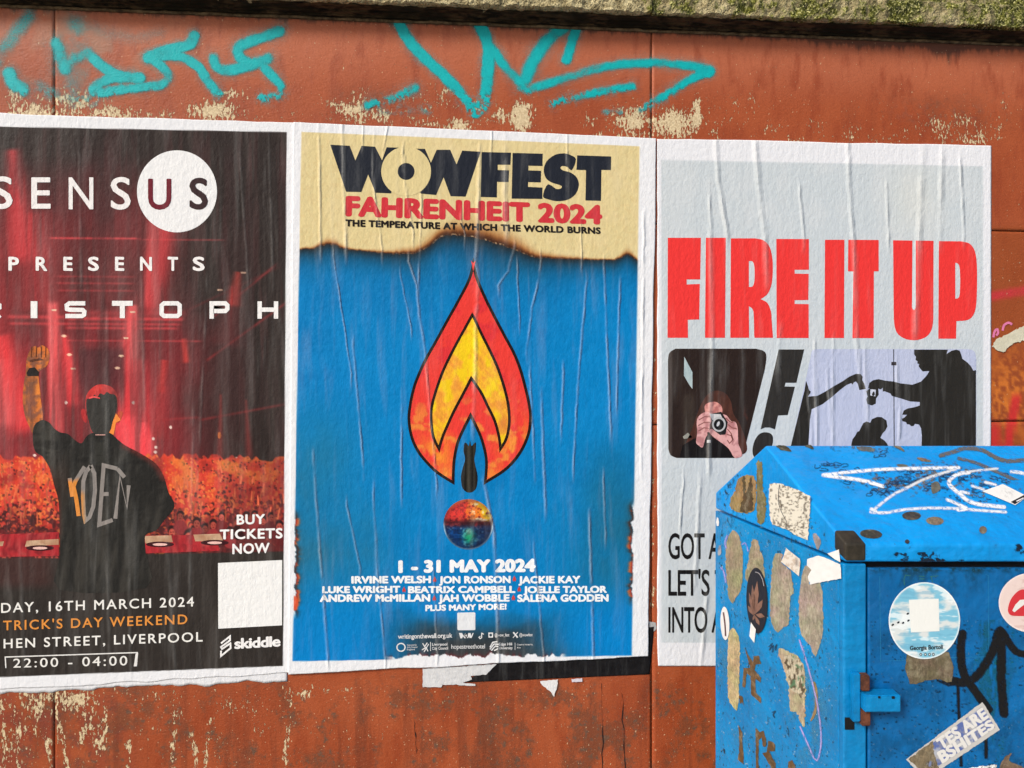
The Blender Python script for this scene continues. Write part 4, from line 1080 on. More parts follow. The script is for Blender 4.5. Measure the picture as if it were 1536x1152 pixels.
txt2('partner_line', 'Edge Hill', (748.5, 964.2), (768, 963.8), (768, 968), (748.5, 968.4), GR, 3, .014, .97, None); txt2('partner_line', 'University', (748.5, 970), (769, 969.7), (769, 973.8), (748.5, 974.1), GR, 3, .014, .97, None)
dec2('small_logo', [(772.2, 964), (772.9, 964), (772.9, 975), (772.2, 975)], GR, 3, None)
txt2('partner_line', 'Creative Industries', (775.5, 965.6), (799, 965.3), (799, 967.8), (775.5, 968.1), GR, 3, .004, 1, None); txt2('partner_line', 'Arts', (775.5, 970), (781, 970), (781, 972.6), (775.5, 972.6), GR, 3, .004, 1, None)

# black and white remnants of earlier bills under the festival poster
blk1 = raster('black_paper', [(800, 960), (981, 940), (974.5, 1011.5), (697, 1023.5)], 3, WP, .0022, lambda X, Y: np.tile(np.array((26, 24, 25.)), (len(X), 1)) + 16 * (fbm(X / 6, Y / 5, 5) - .5)[:, None], None, PAPER, None, .002)
tag(blk1, 'black strip of an older bill showing below the blue poster', 'paper')
def scrap(name, poly, off, col, label, amp=.5, st=3, parent=None):
    P = torn(poly, amp, st)
    o = decal(name, P, WP, off, col, parent, PAPER, cell=(4, 4))
    return tag(o, label, 'paper scrap')
scrap('torn_paper', [(634, 1003), (745, 996), (729, 1012), (706, 1014), (708, 1019), (694, 1024), (713, 1026), (713, 1029), (664, 1027), (662, 1031), (634, 1031)], .0034, lambda X, Y: np.stack([206 + 26 * (fbm(X / 10, Y / 3, 3) - .3)] * 3, -1), 'torn white paper poking out below the middle of the blue poster', .4, 4)
scrap('torn_paper', [(810, 1021.5), (836.5, 1019), (835, 1034), (831.5, 1045), (824, 1036), (813, 1027)], .004, (226, 224, 222), 'small white triangular scrap hanging under the black strip')
scrap('torn_paper', [(857, 1018.5), (873, 1017), (873.5, 1022.5), (858, 1023.5)], .004, (214, 206, 214), 'tiny pale scrap under the right part of the black strip', .3)
scrap('tape_bit', [(973, 932), (983.5, 934), (984.5, 944), (981, 947), (974, 945)], .002, (172, 172, 170), 'grey bit of tape on the wall between two posters', .3)['category'] = 'tape'

# ---- red lettered poster (right)
H3 = creases([([(1074, 212), (1077, 264), (1091, 352)], 6), ([(1065, 352), (1068, 520), (1063, 700)], 6), ([(1133, 211), (1137, 267), (1147, 352), (1150, 420)], 7), ([(1272, 214), (1274, 281), (1280, 352), (1284, 500), (1290, 560)], 6),
              ([(1384, 230), (1379, 352), (1371, 520)], 8), ([(1413, 230), (1410, 356)], 7), ([(1170, 500), (1166, 560)], 6), ([(1297, 530), (1301, 620)], 6), ([(1250, 520), (1248, 660)], 4), ([(1222, 520), (1225, 660)], 4), ([(1064, 290), (1067, 352)], 4),
              ([(1330, 280), (1333, 356)], 4), ([(1050, 720), (1043, 860)], 5), ([(1060, 900), (1052, 990)], 5), ([(1025, 720), (1020, 790)], 3), ([(1200, 290), (1206, 356)], 4), ([(1240, 560), (1250, 665)], 4), ([(1345, 550), (1350, 660)], 4),
              ([(1212, 600), (1218, 660)], 3), ([(1440, 240), (1446, 350)], 4)], 13, .85, 1.1)
p3 = empty('slogan_poster', (.75, WALL, .6), 'pale grey poster with huge red letters above photographs, rightmost on the wall', 'poster', 'bill posters pasted in a row on the wall')
P3C = [(985.5, 207.5), (1487, 218.5), (1486, 1000), (987, 999)]
def art3(X, Y):
    n = fbm(X / 24, Y / 40, 6)
    P = Print(X, Y, (200, 208, 212)); P.mix(.4 * sst(.4, .7, n), (212, 216, 218)); P.mix(.35 * g2(X, Y, 1370, 300, 40, 60), (222, 220, 206))
    for m in (sst(1, -1, X - 992), sst(-1, 1, X - 1474.5), sst(1, -1, Y - (240 + (X - 992) * .02)), sst(-1, 1, Y - 964)): P.mix(m, (230, 231, 235))
    return P.C
def wob3(X, Y, u, v):
    d = np.zeros((len(X), 2))
    d[:, 0] = sst(.02, 0, u) * (fbm(Y / 60, Y * 0, 29) - .5) * 4; d[:, 1] = sst(.02, 0, v) * (fbm(X / 70, X * 0, 28) - .5) * 3
    return d
o3 = .0034
raster('paper_sheet', P3C, 1.8, WP, o3, art3, p3, PAPER, H3, .003, wob3)
def dec3(name, poly, col, i=1, cell=(4, 14), parent=None, **k): return decal(name, poly, WP, o3 + .00018 * i, col, parent or p3, PAPER, cell=cell, H=H3, **k)
D = lambda L: [(990 + x / 6, 340 + y / 6) for x, y in L]
G = lambda L: [(1230 + x / 6, 340 + y / 6) for x, y in L]
RED = (236, 58, 56)
def ro(L, idx, n=5):                       # keep corners, smooth the runs between the given indices
    return L
letters = [(D([(70, 100), (368, 100), (362, 475), (240, 475), (240, 520), (358, 515), (353, 835), (250, 838), (252, 1000), (68, 1000)]), ()), (D([(413, 100), (592, 100), (585, 1000), (405, 1000)]), ()),
           (D([(638, 105)] + spline([(850, 105), (925, 120), (980, 170), (1008, 260), (1015, 380), (1006, 510), (975, 595), (940, 630), (905, 652)], 4) + spline([(905, 652), (965, 685), (998, 760), (1006, 850), (1017, 1000)], 4)[1:] + [(852, 1000)] + spline([(848, 985), (843, 790), (830, 738), (800, 716)], 4) + [(802, 1000), (633, 1000)]), (D(spline([(800, 542), (800, 310)], 2) + spline([(800, 310), (830, 312), (848, 350), (852, 430), (848, 500), (832, 538), (803, 542)], 4)[1:-1]),)),
           (D([(1047, 110), (1340, 112), (1340, 388), (1212, 388), (1212, 422), (1338, 425), (1335, 660), (1212, 662), (1212, 695), (1338, 697), (1338, 1002), (1050, 1002)]), ()),
           (G([(45, 118), (220, 118), (216, 1002), (40, 1002)]), ()), (G([(255, 118), (528, 120), (528, 402), (485, 402), (483, 1003), (292, 1003), (300, 402), (252, 402)]), ()),
           (G([(658, 122), (832, 125), (828, 725), (838, 748), (852, 748), (862, 725), (862, 125), (1022, 127)] + spline([(1020, 830), (1008, 915), (970, 980), (910, 1012), (845, 1022), (770, 1010), (705, 970), (675, 910), (664, 830)], 4)), ()),
           (G([(1070, 130)] + spline([(1270, 132), (1345, 152), (1392, 215), (1410, 320), (1414, 480), (1408, 680), (1388, 780), (1335, 838), (1228, 850)], 4) + [(1225, 1008), (1065, 1008)]), (G([(1218, 648), (1218, 325)] + spline([(1218, 325), (1240, 332), (1256, 365), (1262, 480), (1258, 600), (1246, 640), (1220, 649)], 4)[1:-1]),))]
for L, hs in letters: dec3('headline_letter', L, RED, 2, holes=hs)
E6 = lambda L: [(990 + x / 6, 510 + y / 6) for x, y in L]
K = lambda L: [(1180 + x / 5.01, 510 + y / 5.01) for x, y in L]
def dark3(X, Y):
    P = Print(X, Y, (40, 30, 27)); P.mix(.5 * fbm(X / 8, Y / 20, 3), (56, 42, 36)); P.mix(sst(1008, 1006, X) * .6, (84, 74, 70)); P.mix(.8 * np.exp(-((X - 1005) / .8) ** 2), (120, 112, 108)); P.mix(.7 * np.exp(-((X - 1022.5) / .8) ** 2), (110, 96, 84))
    P.mix(.5 * sst(1023, 1026, X) * sst(1044, 1040, X) * sst(585, 600, Y), (74, 66, 58)); P.mix(.7 * sst(.66, .75, fbm(X / 2.5, Y / 2.5, 9)) * sst(1085, 1110, X) * sst(600, 640, Y), (110, 50, 34))
    return P.C
ph = dec3('printed_photo', E6(spline([(72, 180), (85, 115), (140, 78)], 4) + spline([(860, 78), (935, 100), (958, 150), (945, 260)], 4) + spline([(765, 970), (735, 1035), (680, 1062)], 4) + spline([(150, 1062), (95, 1035), (75, 980)], 4)), dark3, 2, (3, 6))
def s3(name, L, col, i, cell=None): return decal(name, L, WP, o3 + .00018 * i, col, ph, PAPER, cell=cell or (2, 4), H=H3)
s3('bright_window', E6([(218, 150), (292, 290), (292, 440), (268, 410), (215, 320)]), lambda X, Y: np.stack([150 + 50 * fbm(X / 4, Y / 8, 2), 172 + 40 * fbm(X / 4, Y / 8, 2), 176 + 36 * fbm(X / 4, Y / 8, 2)], -1), 3)
s3('bright_window', E6([(205, 870), (250, 835), (290, 870), (285, 880), (215, 890)]), (150, 150, 140), 3)
hairf = lambda X, Y: np.stack([60 + 36 * fbm(X / 3, Y / 12, 3), 36 + 22 * fbm(X / 3, Y / 12, 3), 30 + 16 * fbm(X / 3, Y / 12, 3)], -1)
s3('printed_hair', E6(closed_spline([(500, 455), (590, 480), (640, 560), (660, 660), (720, 760), (770, 900), (780, 1000), (700, 1040), (500, 1050), (300, 1040), (230, 950), (290, 800), (340, 650), (380, 560), (430, 490)], 4)), hairf, 3)
s3('printed_shirt', E6([(175, 1060), (200, 950), (300, 890), (430, 850), (520, 900), (640, 980), (680, 1060)]), (26, 22, 22), 4)
sk = lambda X, Y: np.stack([224 - 40 * sst(.45, .65, fbm(X / 5, Y / 6, 8)), 168 - 44 * sst(.45, .65, fbm(X / 5, Y / 6, 8)), 164 - 40 * sst(.45, .65, fbm(X / 5, Y / 6, 8))], -1)
s3('printed_face', E6(closed_spline([(410, 580), (490, 555), (550, 590), (560, 650), (520, 690), (430, 690), (405, 640)], 4)), lambda X, Y: sk(X, Y) * np.array((.98, .9, .86)), 5)
s3('printed_hand', E6(closed_spline([(330, 740), (345, 690), (400, 650), (450, 655), (475, 700), (450, 760), (440, 830), (410, 880), (385, 965), (350, 950), (325, 920), (335, 830)], 4)), sk, 6)
s3('printed_hand', E6(closed_spline([(560, 670), (600, 680), (640, 730), (680, 740), (700, 800), (705, 930), (725, 980), (740, 1040), (700, 1060), (665, 1055), (620, 980), (560, 930), (490, 880), (440, 825), (470, 800), (540, 850), (600, 800), (600, 730), (555, 690)], 3)), sk, 6)
for L in ([(350, 720), (400, 690), (450, 690)], [(345, 770), (400, 740), (452, 740)], [(345, 820), (395, 790), (440, 795)], [(610, 760), (650, 790), (690, 800)], [(605, 800), (640, 840), (660, 900)], [(590, 700), (630, 735), (660, 745)], [(600, 850), (640, 860), (655, 900), (625, 930), (605, 900)]):
    s3('finger_line', E6(bar_strokes([L], 9)[0]), (138, 84, 78), 6.5)
s3('camera_body', E6([(455, 665), (550, 645), (610, 740), (590, 850), (540, 855), (470, 800)]), (34, 32, 32), 7); s3('camera_body', E6([(445, 662), (545, 668), (560, 700), (470, 722)]), (206, 204, 204), 8)
s3('camera_lens', E6(ell(530, 758, 62, 68, 30)), (186, 186, 186), 9); s3('camera_lens', E6(ell(530, 760, 46, 50, 28)), (24, 24, 26), 10); s3('camera_lens', E6(ell(524, 755, 12, 24, 20, .4)), (206, 206, 208), 11)
s3('camera_strap', E6([(425, 830), (445, 830), (440, 1062), (425, 1062)]), (50, 42, 36), 6); s3('strap_buckle', E6([(422, 900), (455, 898), (455, 925), (422, 925)]), (210, 208, 206), 7)
mk = dec3('exclamation_letter', E6([(1068, 85), (1298, 85), (1228, 385), (1130, 385), (1122, 418), (1215, 420), (1150, 675), (1062, 680), (1035, 805), (990, 788), (945, 788), (905, 805)]), lambda X, Y: np.stack([44 + 8 * fbm(X / 6, Y / 30, 2)] * 3, -1) * np.array((1, .95, .9)), 2)
dec3('exclamation_dot', E6(closed_spline([(945, 830), (1000, 845), (1018, 890), (1005, 960), (960, 1030), (890, 1070), (845, 1050), (832, 990), (850, 910), (890, 850)], 4)), (44, 40, 38), 2)
ph2 = dec3('printed_photo', K(spline([(180, 130), (192, 80), (225, 68)], 4) + spline([(1365, 68), (1410, 85), (1425, 140)], 4) + [(1425, 900), (10, 900)]), lambda X, Y: np.stack([182 + 12 * fbm(X / 20, Y / 30, 4), 190 + 10 * fbm(X / 20, Y / 30, 4), 216 + 6 * fbm(X / 20, Y / 30, 4)], -1), 2)
ph = ph2
SIL = lambda X, Y: np.stack([38 + 10 * fbm(X / 10, Y / 25, 4), 36 + 9 * fbm(X / 10, Y / 25, 4), 33 + 8 * fbm(X / 10, Y / 25, 4)], -1)
s3('silhouette_figure', K([(958, 72), (1212, 72), (1202, 104), (1240, 80), (1275, 72), (1300, 80), (1312, 110), (1320, 140), (1360, 170), (1385, 198), (1403, 230), (1423, 226), (1423, 900), (1010, 900), (1016, 720), (1010, 665), (995, 636), (965, 630), (955, 645), (935, 648), (925, 636), (903, 632), (897, 618), (870, 610), (865, 592), (886, 582), (905, 562), (868, 562), (880, 530), (910, 514), (960, 505), (1000, 492), (1000, 466), (930, 462), (850, 437), (790, 420), (780, 402), (735, 385), (722, 388), (722, 358), (708, 372), (690, 366), (640, 366), (612, 362), (622, 322), (650, 302), (690, 294), (745, 306), (805, 312), (850, 325), (945, 336), (1010, 312), (1050, 270), (1072, 234), (1022, 236), (1004, 215), (992, 198), (996, 182), (982, 176), (984, 160), (968, 150), (972, 128), (958, 108)]), SIL, 3, (4, 14))
s3('silhouette_cup', K([(598, 385), (630, 360), (688, 366), (692, 410), (672, 440), (670, 478), (640, 492), (606, 480), (598, 445), (608, 425)]), SIL, 4); s3('bright_label', K([(630, 370), (670, 374), (666, 424), (628, 416)]), (206, 210, 224), 5); s3('dark_drop', K(closed_spline([(656, 385), (662, 412), (648, 420), (640, 408)], 3)), (36, 34, 34), 6)
s3('silhouette_figure', K([(145, 306), (160, 345), (168, 376), (182, 388), (176, 402), (160, 425), (230, 420), (290, 388), (350, 350), (420, 310), (470, 276), (520, 254), (556, 256), (572, 276), (568, 300), (584, 330), (595, 368), (546, 376), (535, 330), (520, 312), (505, 318), (494, 336), (486, 324), (450, 338), (400, 376), (350, 420), (270, 482), (188, 520), (175, 600), (164, 780), (164, 900), (2, 900), (30, 800), (118, 440), (134, 380)]), SIL, 3)
s3('silhouette_figure', K([(470, 900), (488, 775), (495, 745), (515, 720), (530, 690), (545, 685), (575, 625), (600, 612), (628, 622), (640, 595), (680, 578), (715, 580), (750, 605), (757, 650), (742, 680), (722, 700), (704, 735), (735, 755), (756, 780), (800, 900)]), SIL, 3)
s3('silhouette_pole', K([(801, 70), (808, 70), (812, 900), (805, 900)]), (44, 44, 52), 3, (9, 14)); s3('silhouette_pole', K([(786, 165), (825, 165), (825, 190), (786, 190)]), (40, 34, 40), 4)
BK = (26, 24, 24)
for s, x1, y0, y1 in (('GOT A', 1081, 800, 838.6), ("LET'S T", 1090, 855, 893.6), ('INTO A', 1085, 910.6, 949)): text('slogan_line', s, (1002.5, y0), (x1, y0), (x1, y1), (1002.5, y1), WP, o3 + .0006, BK, p3, PAPER, .012, .95, H3, (4, 14))
# cream torn scrap and pink pen marks on the right hand panels
scrap('torn_paper', [(1488, 520), (1494, 509), (1508, 503), (1521, 496), (1535, 489), (1560, 478), (1566, 492), (1550, 506), (1536, 511), (1524, 514), (1512, 521), (1505, 528), (1497, 526)], .003, lambda X, Y: np.stack([208 + 26 * (fbm(X / 9, Y / 6, 3) - .4), 202 + 26 * (fbm(X / 9, Y / 6, 3) - .4), 178 + 26 * (fbm(X / 9, Y / 6, 3) - .4)], -1), 'crumpled cream paper scrap stuck right of the red lettered poster', .8, 3)
decal('pen_mark', bar_strokes([spline([(1490, 506), (1492, 497), (1496, 494), (1497, 500), (1494, 503)], 3), spline([(1504, 496), (1506, 488), (1513, 484), (1518, 487)], 3)], 3.4), WP, .0016, (226, 124, 168), wall, MARKS)

# ---------------------------------------------------------------- the blue steel cabinet
CA, CB, CW = np.array((.6465, 1.5)), np.array((.537, 2.03)), 1.25
ZS = -(844 - CY) / F * 1.5                  # lid seam, eye relative
def cpt(t, r, z):                           # along the side, across the front
    q = CA + (CB - CA) * t
    return frame(q[0] + r, q[1], EYE + z)
cab = empty('bin_cabinet', frame(CA[0] + .6, 1.75, 0), 'blue steel bin cabinet with a ridged lid, scrawled over and covered in stickers', 'cabinet')
def prism(name, prof, r0, r1, mat, parent, bev=0.0, seg=3):
    """prof: (t, z) outline swept across the front"""
    bm = bmesh.new()
    a = [bm.verts.new(cpt(t, r0, z)) for t, z in prof]; b = [bm.verts.new(cpt(t, r1, z)) for t, z in prof]
    n = len(prof)
    bm.faces.new(a); bm.faces.new(b[::-1])
    for i in range(n): bm.faces.new([a[(i + 1) % n], a[i], b[i], b[(i + 1) % n]])
    bmesh.ops.recalc_face_normals(bm, faces=bm.faces[:])
    if bev: bmesh.ops.bevel(bm, geom=bm.edges[:], offset=bev, segments=seg, affect='EDGES', profile=.55)
    me = bpy.data.meshes.new(name); bm.to_mesh(me); bm.free()
    me.materials.append(mat)
    o = bpy.data.objects.new(name, me); link(o, parent); set_world(me, parent)
    return o
zf, zr, zb = -.358, -.198, -.349
prism('lid', [(-.012, ZS + .0025), (-.012, zf), (.536, zr), (1.0, zb), (1.0, ZS + .0025)], 0, CW, BLUELIT, cab, .006)
CAPM = simple('bare_dark_metal', (40, 37, 31), (62, 56, 46), 30, .5)
prism('corner_cap', [(-.0155, ZS + .0045), (-.0155, zf + .0015), (.052, zf + .021), (.052, ZS + .02)], -.0012, .040, CAPM, cab, .005)
prism('body', [(.03, -EYE + .1), (.03, ZS - .002), (1.0, ZS - .002), (1.0, -EYE + .1)], 0, CW, BLUE, cab, .002, 2)
for r0, r1 in ((0, .0455), (CW - .0455, CW)):
    prism('corner_post', [(0, -EYE + .1), (0, ZS - .002), (.0295, ZS - .002), (.0295, -EYE + .1)], r0 + .0006, r1, BLUE, cab, .004)
door = prism('door', [(.004, -EYE + .13), (.004, ZS - .0115), (.026, ZS - .0115), (.026, -EYE + .13)], .0505, CW - .0505, BLUESHADE, cab, .003)
prism('gap_shade', [(.0265, ZS - .034), (.0265, ZS - .0022), (.0298, ZS - .0022), (.0298, ZS - .034)], .046, CW - .046, DARK, cab)  # added strip: near-black colour stands in for shade in the door gap
prism('plinth', [(.06, -EYE), (.06, -EYE + .099), (.94, -EYE + .099), (.94, -EYE)], .05, CW - .05, DARK, cab, .003)
def frbox(name, x0, y0, x1, y1, d0, d1, mat, parent, bev=.002):   # a box on the front, outline in pixels at the front plane
    k = 1.5 / F
    t0, t1 = (d0 - 1.5) / .53, (d1 - 1.5) / .53
    bm = bmesh.new()
    r0, r1, z0, z1 = (x0 - CX) * k, (x1 - CX) * k, -(y1 - CY) * k, -(y0 - CY) * k
    vs = [bm.verts.new(frame(r, d, EYE + z)) for d in (d0, d1) for r, z in ((r0, z0), (r1, z0), (r1, z1), (r0, z1))]
    for f in ((0, 1, 2, 3), (7, 6, 5, 4), (1, 0, 4, 5), (2, 1, 5, 6), (3, 2, 6, 7), (0, 3, 7, 4)): bm.faces.new([vs[q] for q in f])
    bmesh.ops.recalc_face_normals(bm, faces=bm.faces[:])
    if bev: bmesh.ops.bevel(bm, geom=bm.edges[:], offset=bev, segments=2, affect='EDGES')
    me = bpy.data.meshes.new(name); bm.to_mesh(me); bm.free(); me.materials.append(mat)
    o = bpy.data.objects.new(name, me); link(o, parent); set_world(me, parent); return o
hinge = frbox('hinge', 1274, 1006, 1286, 1078, 1.485, 1.4998, BLUE, cab)
frbox('knuckle', 1286.4, 1008, 1299, 1031, 1.482, 1.4996, RUST, hinge)
frbox('knuckle', 1286.4, 1058, 1300, 1083, 1.482, 1.4996, RUST, hinge)
frbox('hinge_tab', 1286.4, 1033, 1340, 1058, 1.470, 1.5012, BLUE, hinge)
frbox('bolt', 1306, 1034, 1309, 1037, 1.4685, 1.4699, DARK, hinge, 0); frbox('bolt', 1326, 1034, 1330, 1037.5, 1.4685, 1.4699, DARK, hinge, 0)
frbox('stripped_patch', 1267, 1076, 1281, 1094, 1.4985, 1.4996, DARK, cab, 0)

def P3(a, b, c):
    a, b, c = [np.array(q) for q in (a, b, c)]
    return Plane(a, np.cross(b - a, c - a))
SIDE = P3(cpt(0, 0, 0), cpt(1, 0, 0), cpt(0, 0, -1))
FRONT = P3(cpt(.004, 0, 0), cpt(.004, 1, 0), cpt(.004, 0, -1))
FASC = P3(cpt(-.012, 0, 0), cpt(-.012, 1, 0), cpt(-.012, 0, -1))
ROOF = P3(cpt(-.012, 0, zf), cpt(-.012, 1, zf), cpt(.536, 0, zr))
S1 = lambda L: [(1060 + x / 6, 640 + y / 6) for x, y in L]
S2 = lambda L: [(1060 + x / 6, 780 + y / 6) for x, y in L]
S3 = lambda L: [(1060 + x / 6, 960 + y / 6) for x, y in L]
F1 = lambda L: [(1280 + x / 6, 820 + y / 6) for x, y in L]
F2 = lambda L: [(1280 + x / 6, 960 + y / 6) for x, y in L]
R1 = lambda L: [(1200 + x / 4.571, 650 + y / 4.571) for x, y in L]
def resid(L, plane, col, amp=.5, k=0, off=.0009, name='glue_patch'):
    c = np.array(col, float)
    return decal(name, torn(closed_spline(L, 2), amp, 2.5), plane, off, lambda X, Y: c * (.74 + .34 * fbm(X / 2.6, Y / 16, 40 + k) + .26 * fbm(X / 9, Y / 11, 50 + k))[:, None] * (1 + .12 * (fbm(X / 14, Y / 18, 60 + k) - .5)[:, None] * np.array((-1, 1, -1))), cab, RESID, cell=(1.4, 3))
TAN, GREY = (150, 132, 96), (146, 128, 104)
resid(S2([(180, 200), (215, 110), (250, 92), (290, 140), (310, 230), (325, 290), (320, 560), (300, 650), (270, 690), (235, 750), (200, 700), (185, 560), (168, 380)]), SIDE, (150, 140, 112), k=1)
resid(S2([(345, 500), (370, 380), (400, 200), (430, 172), (465, 190), (480, 280), (510, 340), (520, 560), (480, 620), (420, 580), (370, 560)]), SIDE, (152, 142, 116), k=2)
resid(S2([(600, 340), (640, 300), (690, 310), (670, 380), (750, 450), (765, 500), (785, 660), (750, 690), (740, 930), (690, 960), (640, 1015), (600, 960), (570, 860), (575, 620)]), SIDE, (158, 148, 130), k=3)
resid(S2([(870, 440), (905, 415), (945, 460), (920, 580), (1020, 560), (1045, 720), (1050, 980), (1030, 1080), (980, 1235), (930, 1130), (870, 1060), (835, 960), (830, 700)]), SIDE, (162, 150, 136), k=4)
resid(S3([(190, 60), (200, -60), (235, -110), (275, -60), (298, 40), (290, 480), (285, 560), (270, 640), (230, 590), (190, 500)]), SIDE, (186, 170, 126), k=5)
resid(S3([(640, 100), (680, 75), (800, 130), (870, 230), (885, 400), (885, 765), (850, 755), (800, 640), (750, 640), (735, 400), (690, 250)]), SIDE, (176, 164, 134), 1.0, 6)
def flak(X, Y):
    n = fbm(X / 4, Y / 7, 61); P = Print(X, Y, (208, 198, 172)); P.mix(sst(.48, .55, n), (86, 74, 56)); P.mix(.8 * sst(.62, .66, fbm(X / 5, Y / 8, 66)), (90, 140, 104)); return P.C
decal('torn_layer', torn(S3([(700, 150), (790, 135), (865, 240), (882, 400), (880, 540), (830, 500), (780, 470), (745, 420)]), 1.0, 3), SIDE, .0014, flak, cab, RESID, cell=(1.6, 2.5))
resid(S1([(215, 640), (250, 590), (285, 470), (330, 440), (420, 440), (445, 560), (425, 760), (300, 772), (222, 740)]), SIDE, (150, 124, 78), 1.0, 7)
resid(S1([(318, 470), (345, 450), (352, 600), (400, 450), (412, 620), (410, 755), (300, 765), (330, 620)]), SIDE, (78, 62, 42), .8, 8, .0013)
resid(S1([(452, 320), (480, 315), (503, 340), (506, 580), (535, 640), (520, 850), (455, 862), (452, 600)]), SIDE, (116, 108, 72), .6, 9)
resid(S1([(955, 970), (985, 962), (1030, 1030), (1020, 1070), (1000, 1110), (968, 1040)]), SIDE, (150, 146, 150), .3, 10)
resid(S2([(105, 250), (125, 225), (132, 290), (115, 320), (98, 305)]), SIDE, (150, 156, 170), .2, 11)
resid(S3([(955, 380), (985, 400), (1000, 520), (985, 660), (945, 730), (932, 715), (965, 640), (975, 520)]), SIDE, (146, 122, 84), .3, 12)
BR = (104, 76, 48)
for i, L in enumerate(([(345, 80), (390, 160), (420, 200), (420, 145), (470, 140), (490, 215), (440, 220), (430, 270), (490, 340), (485, 385), (440, 350), (440, 470), (490, 520), (485, 570), (400, 490), (395, 330), (360, 300), (345, 430), (320, 420), (330, 250), (390, 250)],
          [(285, 765), (320, 830), (335, 1120), (280, 1075), (295, 950)], [(440, 790), (480, 830), (510, 815), (535, 900), (530, 960), (505, 960), (495, 880), (470, 900), (465, 1160), (442, 1160)],
          [(555, 905), (600, 920), (620, 960), (615, 1000), (560, 1000), (620, 1110), (620, 1160), (590, 1160), (500, 1020), (540, 1010)], [(735, 1095), (770, 1080), (805, 1160), (730, 1160)], [(290, 500), (325, 510), (335, 590), (318, 560), (300, 575)])):
    decal('scratched_patch', torn(S3(L), .3, 3), SIDE, .0009, lambda X, Y: np.array(BR, float) * (.75 + .5 * fbm(X / 4, Y / 6, 3))[:, None], cab, RESID, cell=(3, 3))
def strokes(name, plane, box_, L, col, off, parent=cab, mat=MARK, st=1.6, soft=.9):
    x0, y0, x1, y1 = box_
    def f(X, Y):
        A = np.zeros(X.shape)
        for pts, wd, a in L: A = np.maximum(A, a * sst(wd + soft, wd - soft, segd(X, Y, spline(pts, 4)) + (fbm(X / 4, Y / 4, 7) - .5) * wd * .35))
        return np.hstack([np.tile(np.array(col, float), (len(X), 1)), A[:, None]])
    return raster(name, [(x0, y0), (x1, y0), (x1, y1), (x0, y1)], st, plane, off, f, parent, mat)
strokes('chalk_line', SIDE, (1185, 955, 1240, 1148), [(S3([(835, 0), (920, 270), (1000, 600), (1030, 900), (1000, 1075), (960, 1050), (920, 960), (840, 780)]), 1.1, .9)], (176, 166, 226), .0018, st=.8, soft=.6)
strokes('chalk_line', SIDE, (1076, 796, 1130, 900), [(S2([(185, 140), (165, 200), (175, 250)]), 1.2, .8), (S2([(130, 430), (155, 470), (172, 560)]), 1.2, .8), (S2([(320, 220), (350, 210), (372, 280)]), 1, .8)], (170, 160, 220), .0018, st=.8, soft=.6)
strokes('pen_scribble', SIDE, (1148, 958, 1170, 1080), [(S3([(560, 60), (590, 30), (565, 90), (600, 50), (590, 110), (630, 40), (620, 90)]), .7, .9), (S3([(590, 650), (620, 640), (600, 670), (612, 700)]), .8, .9)], (24, 40, 60), .0018, st=.6, soft=.5)
def scuff(X, Y):
    n = fbm(X / 16, Y / 30, 81); A = .55 * sst(.45, .62, n) * (g2(X, Y, 1210, 1060, 32, 90) + g2(X, Y, 1080, 990, 14, 40) + .6 * g2(X, Y, 1110, 1080, 14, 50) + .5 * g2(X, Y, 1180, 900, 60, 60))
    C = np.tile(np.array((84, 146, 168.)), (len(X), 1))
    w = sst(.76, .8, fbm(X / 1.6, Y / 2.6, 84)); C = np.where((w > .2)[:, None], np.array((196, 214, 222.)), C); A = np.maximum(A, .8 * w)
    d = sst(.735, .76, fbm(X / 2.4, Y / 7, 88)); C = np.where((d > .2)[:, None], np.array((26, 50, 66.)), C); A = np.maximum(A, .75 * d)
    d = sst(.6, .66, fbm(X / 4, Y / 9, 90)) * (g2(X, Y, 1092, 750, 14, 40) + g2(X, Y, 1150, 705, 6, 30) + g2(X, Y, 1238, 806, 3, 18)); C = np.where((d > .2)[:, None], np.array((20, 44, 70.)), C); A = np.maximum(A, np.minimum(1, d))
    A = A * inpoly([(1075, 741), (1148, 672), (1157, 678), (1262, 812), (1262, 1170), (1075, 1170)], X, Y)
    return np.hstack([C, np.clip(A, 0, 1)[:, None]])
raster('scuff_mark', [(1076, 690), (1258, 800), (1258, 1160), (1076, 1160)], 1.3, SIDE, .0005, scuff, cab, MARK)
def scuff2(X, Y):
    C = np.tile(np.array((18, 66, 92.)), (len(X), 1)); A = .22 * sst(.4, .7, fbm(X / 26, Y / 40, 91)) * sst(930, 960, Y)
    w = sst(.77, .8, fbm(X / 1.7, Y / 2.4, 94)); C = np.where((w > .2)[:, None], np.array((120, 170, 200.)), C); A = np.maximum(A, .6 * w)
    d = sst(.73, .75, fbm(X / 6, Y / 2.2, 98)); C = np.where((d > .2)[:, None], np.array((14, 34, 54.)), C); A = np.maximum(A, .8 * d)
    g = sst(.5, .6, fbm(X / 8, Y / 40, 99)) * (g2(X, Y, 1490, 1000, 30, 160)); C = np.where((g > .2)[:, None], np.array((20, 96, 96.)), C); A = np.maximum(A, .5 * g)
    return np.hstack([C, np.clip(A, 0, 1)[:, None]])
raster('scuff_mark', [(1306, 930), (1560, 930), (1560, 1160), (1306, 1160)], 1.5, FRONT, .0005, scuff2, cab, MARK)
